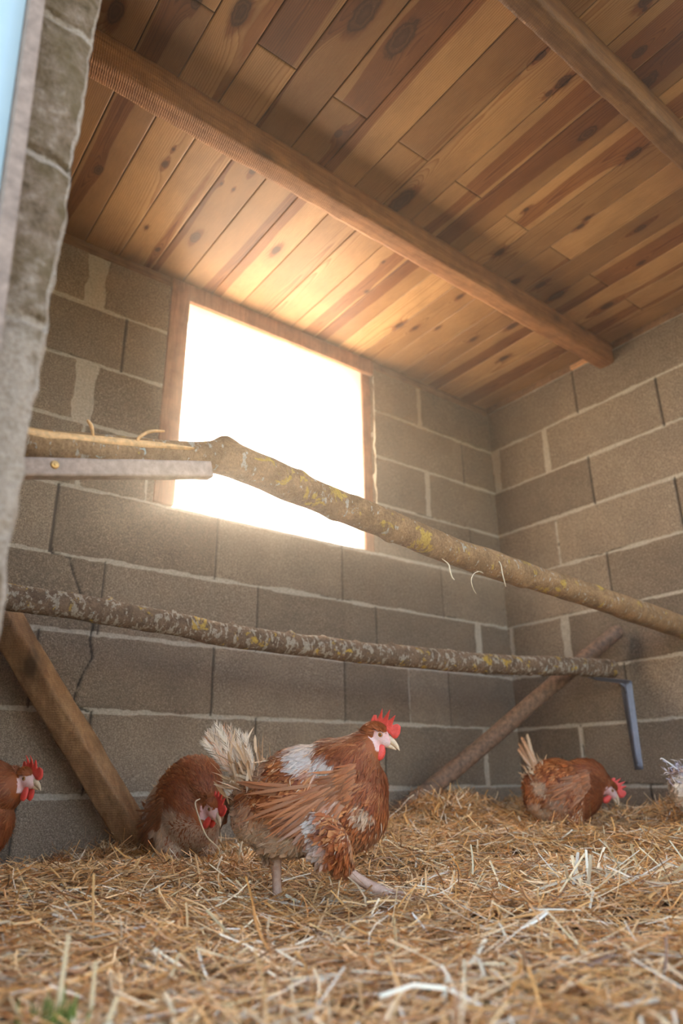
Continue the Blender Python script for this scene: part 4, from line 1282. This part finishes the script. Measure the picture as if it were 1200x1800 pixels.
        rootc = tip * .80 + np.array(RUST['tan']) * .16 * (1 - dark)
        fr = tip * r.choice([.45, .7, 1.0, 1.45], (cnt, 1), p=[.3, .3, .25, .15])
        hl_ = (P - HM[1]) @ HM[0] / hs
        bare = (hl_[:, 0] > -.011) & (np.linalg.norm(hl_, axis=1) < .040)
        ok = ~bare
        if cut is not None: ok &= cut(P)
        lift = r.uniform(.05, .20, cnt) + .12 * below + (.10 if layer == 2 else 0)
        feathers(pl, P[ok], Nn[ok], Dn[ok], L[ok], Wf[ok], rootc[ok], tip[ok], lift[ok], (lift * .75)[ok], r, fr[ok], rows=6 if layer < 2 else 5)
    # long soft strands under belly and rump
    cnt = int(nf * .55)
    P, Nn = sample(cnt, lambda c: sstep(sp[:, 2].max() * .62, sp[:, 2].max() * .35, c[:, 2]) + .02)
    Nn /= np.linalg.norm(Nn, axis=1)[:, None]
    D_, U = flow(P)
    ok = (U > .33)
    Dn = D_ * .7 + np.array([0, 0, -.55]) + r.normal(0, .25, (cnt, 3))
    m = r.random((cnt, 1))
    tip = (np.array(RUST['lite']) * (1 - m) + np.array(RUST['cream']) * m) * (1 - dark)
    if cut is not None: ok &= cut(P)
    L = r.uniform(.014, .034, cnt) * np.where(P[:, 2] < .10, .55, 1); Wf = r.uniform(.0012, .0030, cnt)
    lift = r.uniform(.1, .4, cnt)
    feathers(pl, P[ok], Nn[ok], Dn[ok], L[ok], Wf[ok], tip[ok] * .9, tip[ok], lift[ok], (lift * .5)[ok], r, None, rows=5)
    # small head feathers
    v, q, t = ellipsoid((-.004 * hs, 0, .002 * hs), np.array((.025, .0175, .0195)) * hs, nu=40, nv=24)
    nn = v - np.array((-.004 * hs, 0, .002 * hs)); nn /= np.linalg.norm(nn, axis=1)[:, None]
    reps = 5
    v = np.repeat(v, reps, 0) + r.normal(0, .0008, (len(v) * reps, 3)); nn = np.repeat(nn, reps, 0)
    keep = ((v[:, 0] / hs < -.004) | (v[:, 2] / hs > .0115)) & (v[:, 0] / hs < .016)
    v, nn = v[keep], nn[keep]
    Pw = xf(v, HM); Nw = nn @ HM[0].T
    back = np.tile(-nose + np.array([0, 0, -.3]), (len(Pw), 1)) + r.normal(0, .12, (len(Pw), 3))
    k_ = len(Pw)
    tc = np.array(RUST['mid']) * r.uniform(.7, 1.25, (k_, 1)) * (1 - dark)
    feathers(pl, Pw, Nw, back, r.uniform(.007, .013, k_) * hs, r.uniform(.002, .0036, k_) * hs, tc * .9, tc, np.full(k_, .12), np.full(k_, .08), r, tc * 1.25, rows=4)
    plo = pl.build('plumage', M_FEATHER, root, smooth=True)
    plo['kind'] = 'stuff'
    # wings: layered quills
    if wing:
        for s in wing.get('sides', (-1, 1)):
            sh = np.array(wing['shoulder']) * [1, s, 1]; tp = np.array(wing['tip']) * [1, s, 1]
            wb_ = MB()
            fw = tp - sh; Lw = np.linalg.norm(fw); fw /= Lw
            dn = np.array([fw[2], 0, -fw[0]]); dn = dn if dn[2] < 0 else -dn
            for row, (f0, f1, cntq, ln, wd, dz) in enumerate(((.05, .45, 16, .58, .015, .95), (.0, .40, 20, .38, .014, .65), (-.05, .35, 26, .24, .012, .32), (-.10, .26, 26, .15, .010, .05))):
                g = np.linspace(0, 1, cntq)
                base = sh + fw * (Lw * (f0 + (f1 - f0) * g * .4))[:, None] + dn * (wing['drop'] * (dz * .35 + (g - .18) * .90))[:, None]
                Nn = np.tile([0.05, s, .18], (cntq, 1)); Nn /= np.linalg.norm(Nn, axis=1)[:, None]
                base = base + np.array([0, s, 0]) * (wing['out'] + .0012 * row)
                Dn = np.tile(fw, (cntq, 1)) + dn * ((g - .02) * .30)[:, None] + r.normal(0, .05, (cntq, 3))
                L = ln * Lw * 1.25 * (1.10 - .60 * g) * r.uniform(.88, 1.1, cntq)
                Wf = wd * r.uniform(.75, 1.1, cntq) * wing.get('scale', 1)
                for sub in range(5):
                    m = r.random((cntq, 1))
                    tipc = (np.array(RUST['mid']) * (1 - m * .5) + np.array(RUST['lite']) * m * .5) * r.uniform(.5, 1.15, (cntq, 1)) * (1 - dark)
                    mw = (patch(base + Dn * .01, white) * (r.random(cntq) < .65) * (.85 if row > 1 else .25))[:, None]
                    tipc = tipc * (1 - mw) + np.array(RUST['white']) * mw
                    rc = tipc * .65 + np.array(RUST['cream']) * .35
                    if row > 2: rc = tipc * .9 + np.array(RUST['cream']) * .1
                    jit = r.normal(0, .003, (cntq, 3)) * [1, .15, 1]
                    ed = tipc * r.choice([.45, .8, 1.3], (cntq, 1)) * .75 + np.array(RUST['tan']) * .2
                    feathers(wb_, base + jit, Nn, Dn + r.normal(0, .06, (cntq, 3)), L * r.uniform(.8, 1.05, cntq), Wf * (1 if sub == 0 else .40), rc, tipc, np.full(cntq, .05) + .02 * sub, np.full(cntq, wing.get('wrap', .16)), r, ed, rows=9)
            wb_.build('wing', M_FEATHER, root, smooth=True)
    # tail quills
    if tail:
        b = np.array(tail['base'], float)
        for i, tp in enumerate(tail['tips']):
            tp = np.array(tp, float)
            pal = tail.get('cols', ['lite'])
            cc = np.array(RUST[pal[i % len(pal)]])
            big_feather('tail_feather', b + r.normal(0, .005, 3), tp, tail.get('width', .026), (0.25, -1, .15), np.array(RUST['cream']) * .9, cc, np.array(RUST[tail.get('edge', 'cream')]), root, seed + 500 + i, tail.get('ragged', .35), bow=r.uniform(-.08, .08))
        n_ = 260
        P = b + r.normal(0, .014, (n_, 3)) * [1.2, 1, 1.2]
        D_ = (np.mean(tail['tips'], axis=0) - b); D_ /= np.linalg.norm(D_)
        Dn = D_ + r.normal(0, .35, (n_, 3)); Nn = r.normal(0, 1, (n_, 3)); Nn /= np.linalg.norm(Nn, axis=1)[:, None]
        m = r.random((n_, 1)); tc = np.array(RUST['cream']) * m + np.array(RUST['tan']) * (1 - m)
        tf = MB(); feathers(tf, P, Nn, Dn, r.uniform(.02, .05, n_), r.uniform(.003, .007, n_), tc, tc, np.full(n_, .1), np.full(n_, .1), r, None, rows=5)
        o_ = tf.build('tail_coverts', M_FEATHER, root, smooth=True)
    return root

YH = math.atan2(-.601, .799)          # heading of the walking hen
def toes_of(x, y, z, spread=(0.0, .55, -.55), ln=.040, drop=-.006, fwd=0.0, rr=.0042, back=True):
    out = []
    for a in spread:
        c, s = math.cos(a + fwd), math.sin(a + fwd)
        l = ln * (1.15 if a == 0 else .95)
        out.append([(x, y, z, rr * 1.15), (x + c * l * .4, y + s * l * .4, z + .002, rr), (x + c * l, y + s * l, z + drop, rr * .72)])
    if back:
        out.append([(x, y, z, rr), (x - .010, y, z - .002, rr * .8), (x - .020, y, z - .006, rr * .65)])
    return out

def place(x, y, z): return (x, y, z)
# 1: walking hen
hen('rust brown hen walking through the straw, one leg stretched ahead, frayed cream tail', (.7689, 1.0799, -.2), YH,
    body=[(-.030, 0, .172, .108, .066, .080, 20), (.052, 0, .160, .062, .056, .070, -10), (-.098, 0, .152, .050, .046, .052, 15), (-.030, 0, .120, .085, .052, .038, 8), (.078, 0, .185, .036, .040, .050, 0)],
    neck=[(.020, 0, .205, .060), (.052, 0, .225, .052), (.074, 0, .246, .036), (.092, 0, .266, .022)],
    head=(.0985, -.002, .2695), hpitch=math.radians(-18), hyaw=-.12,
    thighs=[[(.000, -.034, .135, .034), (.018, -.038, .102, .031), (.033, -.038, .072, .019)], [(-.045, .026, .120, .036), (-.066, .022, .098, .026), (-.078, .018, .082, .014)]],
    legs=[dict(g=1.32, shank=[(.038, -.038, .064, .0095), (.048, -.038, .053, .0072), (.070, -.038, .040, .0064), (.098, -.038, .026, .0070)],
               toes=[[(.098, -.038, .026, .0062), (.130, -.040, .021, .0052), (.160, -.042, .0135, .0038)], [(.098, -.038, .025, .0055), (.122, -.052, .015, .0048), (.143, -.062, .006, .0034)],
                     [(.098, -.038, .025, .0052), (.120, -.022, .020, .0046), (.140, -.010, .012, .0034)], [(.094, -.038, .024, .0048), (.084, -.040, .012, .0040), (.078, -.042, .004, .0030)]]),
          dict(g=1.22, shank=[(-.080, .018, .080, .0098), (-.0785, .017, .060, .0072), (-.077, .016, .030, .0066), (-.0755, .015, .004, .0074)],
               toes=toes_of(-.0755, .015, .002, ln=.036, drop=-.010))],
    spine=[(.105, 0, .275), (.080, 0, .262), (.050, 0, .235), (.020, 0, .20), (-.05, 0, .17), (-.13, 0, .165), (-.150, 0, .185)],
    seed=11, voxel=.0019, nf=9000, hs=1.0,
    white=[(-.004, .262, .020, .9), (.014, .226, .024, .9), (-.018, .238, .020, .8), (.024, .166, .012, .9), (-.002, .142, .018, .8), (.012, .102, .016, .6)],
    cream=[(.082, .160, .016, .7), (-.10, .115, .045, .6), (-.05, .098, .045, .6), (-.135, .145, .030, .5), (-.10, .225, .03, .4)],
    tail=dict(base=(-.128, 0, .195), width=.034, ragged=.55, cols=['cream', 'lite', 'tan', 'cream'], edge='white',
              tips=[(-.214, -.012, .262), (-.212, .010, .272), (-.202, -.006, .284), (-.196, .012, .292), (-.184, -.010, .298), (-.172, .006, .294), (-.160, -.008, .290), (-.150, .010, .284), (-.140, -.004, .276), (-.190, -.02, .250)]),
    wing=dict(shoulder=(.042, .054, .206), tip=(-.140, .034, .126), drop=.046, out=.007, wrap=.10))

# 2: crouching hen behind
hen('fluffed brown hen crouching by the foot of the leaning plank, head bowed to the right', (.758, 1.585, -.174), YH - .95,
    body=[(-.035, 0, .100, .100, .076, .088, 8), (.020, 0, .115, .072, .072, .085, 0), (-.10, 0, .10, .05, .055, .06, 10)],
    neck=[(.005, 0, .150, .066), (.035, .004, .165, .056), (.068, .006, .150, .040), (.088, .006, .126, .024)],
    head=(.094, .012, .116), hpitch=math.radians(-38), hyaw=.30,
    thighs=[[(.0, -.04, .075, .036), (.01, -.04, .035, .028)], [(.0, .04, .075, .036), (.01, .04, .035, .028)]],
    legs=[dict(shank=[(.010, -.04, .030, .009), (.012, -.04, .006, .007)], toes=toes_of(.012, -.04, .004)), dict(shank=[(.010, .04, .030, .009), (.012, .04, .006, .007)], toes=toes_of(.012, .04, .004))],
    spine=[(.098, .01, .12), (.085, .006, .14), (.06, 0, .17), (.02, 0, .175), (-.05, 0, .14), (-.14, 0, .10)],
    seed=22, voxel=.0026, nf=6000, dark=.12, white=[(-.05, .11, .035, .7), (-.02, .04, .035, .7)], cream=[(-.06, .15, .04, .6), (.03, .055, .05, .6), (-.10, .09, .05, .7), (.06, .08, .03, .5)],
    tail=dict(base=(-.10, 0, .12), tips=[(-.14, -.02, .18), (-.145, .01, .175), (-.14, .03, .165)], cols=['tan', 'lite']),
    wing=dict(shoulder=(.035, .068, .125), tip=(-.14, .035, .085), drop=.045, out=.008))

# 3: far hen pecking at the right wall
hen('round brown hen with upright tail pecking by the right wall under the metal bracket', (1.86, 1.38, -.152), YH - .10,
    body=[(-.010, 0, .105, .098, .074, .090, -6), (.048, 0, .110, .062, .064, .074, -15), (-.068, 0, .095, .048, .052, .066, 10), (-.01, 0, .06, .08, .06, .045, 0)],
    neck=[(.030, 0, .128, .060), (.078, 0, .150, .044), (.108, 0, .132, .030), (.124, -.002, .116, .021)],
    head=(.127, -.003, .112), hpitch=math.radians(-52), hyaw=-.15,
    thighs=[[(.0, -.035, .07, .036), (.01, -.035, .035, .028)], [(.0, .035, .07, .036), (.01, .035, .035, .028)]],
    legs=[dict(shank=[(.010, -.035, .030, .009), (.012, -.035, .006, .007)], toes=toes_of(.012, -.035, .004)), dict(shank=[(.010, .035, .030, .009), (.012, .035, .006, .007)], toes=toes_of(.012, .035, .004))],
    spine=[(.132, 0, .115), (.118, 0, .135), (.09, 0, .16), (.04, 0, .185), (-.03, 0, .15), (-.10, 0, .11), (-.115, 0, .13)],
    seed=33, voxel=.0030, nf=5200, dark=.05, cream=[(-.095, .06, .04, .6), (-.06, .135, .025, .6), (-.02, .09, .03, .35)],
    tail=dict(base=(-.068, 0, .145), width=.030, ragged=.15, cols=['lite', 'lite', 'tan'], edge='tan', tips=[(-.103, -.008, .262), (-.112, .004, .245), (-.095, .008, .268), (-.118, 0, .228), (-.104, -.012, .250)]),
    wing=dict(shoulder=(.045, .066, .150), tip=(-.09, .045, .105), drop=.045, out=.008))

# 4: hen at the left edge
hen('brown hen partly hidden behind the doorway pier at the left, face in profile', (.335, 1.655, -.205), YH + .05,
    body=[(-.060, 0, .135, .105, .068, .078, 16), (.010, 0, .135, .058, .056, .066, 0), (-.14, 0, .13, .05, .045, .05, 10)],
    neck=[(-.015, 0, .168, .066), (.018, 0, .190, .058), (.052, 0, .198, .044), (.078, -.002, .208, .025)],
    head=(.087, -.003, .209), hpitch=math.radians(-12), hyaw=-.45,
    thighs=[[(-.03, -.03, .10, .036), (-.03, -.035, .060, .020)], [(-.05, .03, .10, .036), (-.05, .035, .060, .020)]],
    legs=[dict(shank=[(-.03, -.035, .060, .0085), (-.025, -.035, .030, .0066), (-.022, -.035, .004, .0070)], toes=toes_of(-.022, -.035, .003)), dict(shank=[(-.05, .035, .060, .0085), (-.046, .035, .030, .0066), (-.042, .035, .004, .0070)], toes=toes_of(-.042, .035, .003))],
    spine=[(.09, 0, .215), (.07, 0, .21), (.035, 0, .195), (0, 0, .18), (-.06, 0, .15), (-.16, 0, .14)],
    seed=44, voxel=.0026, nf=5600, dark=.10, hs=.98, cream=[(.02, .09, .035, .6), (-.04, .08, .05, .5), (.03, .13, .02, .4)],
    tail=dict(base=(-.16, 0, .16), tips=[(-.23, -.01, .23), (-.22, .01, .24), (-.20, 0, .245)], cols=['lite', 'tan']),
    wing=dict(shoulder=(.0, .060, .165), tip=(-.18, .035, .13), drop=.05, out=.006))

# 5: hen leaving the frame on the right, threadbare rump showing
h5 = hen('hen at the far right edge, only its threadbare bluish and cream rump showing', (1.915, .935, -.155), YH,
    body=[(-.010, 0, .125, .098, .066, .070, 12), (.06, 0, .130, .058, .056, .064, 0), (-.086, 0, .118, .042, .042, .052, 10)],
    neck=[(.05, 0, .165, .052), (.085, 0, .20, .040), (.105, 0, .232, .026)],
    head=(.115, 0, .245), hpitch=math.radians(-10), hyaw=0,
    thighs=[[(.0, -.03, .09, .034), (.0, -.035, .055, .020)], [(-.02, .03, .09, .034), (-.02, .035, .055, .020)]],
    legs=[dict(shank=[(.0, -.035, .055, .0085), (.005, -.035, .030, .0066), (.008, -.035, .004, .0070)], toes=toes_of(.008, -.035, .003)), dict(shank=[(-.02, .035, .055, .0085), (-.016, .035, .030, .0066), (-.012, .035, .004, .0070)], toes=toes_of(-.012, .035, .003))],
    spine=[(.12, 0, .25), (.10, 0, .235), (.07, 0, .20), (.03, 0, .17), (-.04, 0, .14), (-.13, 0, .12)],
    seed=55, voxel=.0028, nf=5000, cream=[(-.10, .10, .06, .9), (-.06, .08, .06, .7)], white=[(-.11, .06, .035, .9), (-.09, .135, .03, .6)],
    wing=dict(shoulder=(.05, .058, .165), tip=(-.07, .045, .115), drop=.045, out=.006))
# pin feathers and one bare shaft on its rump
rr = np.random.default_rng(56)
n_ = 300
P = np.array([-.108, -.012, .150]) + rr.normal(0, 1, (n_, 3)) * [.014, .022, .014]
Nn = rr.normal(0, 1, (n_, 3)); Nn /= np.linalg.norm(Nn, axis=1)[:, None]
Dn = np.array([-.7, -.1, .5]) + rr.normal(0, .5, (n_, 3))
tc = np.where(rr.random((n_, 1)) < .6, np.array([[.62, .62, .78]]), np.array([[.85, .82, .80]]))
tf = MB(); feathers(tf, P, Nn, Dn, rr.uniform(.008, .022, n_), rr.uniform(.0012, .0028, n_), tc * .8, tc, np.full(n_, .1), np.full(n_, .1), rr, None, rows=4)
tf.build('pin_feathers', M_FEATHER, h5, smooth=True)
v, q, t = tube(resample([(-.112, -.01, .160), (-.135, -.014, .178), (-.155, -.016, .192), (-.160, -.016, .190)], 12), np.linspace(.0022, .0010, 12), 8)
MB().add(v, q, t, col=(.85, .83, .80)).build('bare_quill', M_FEATHER, h5, smooth=True)
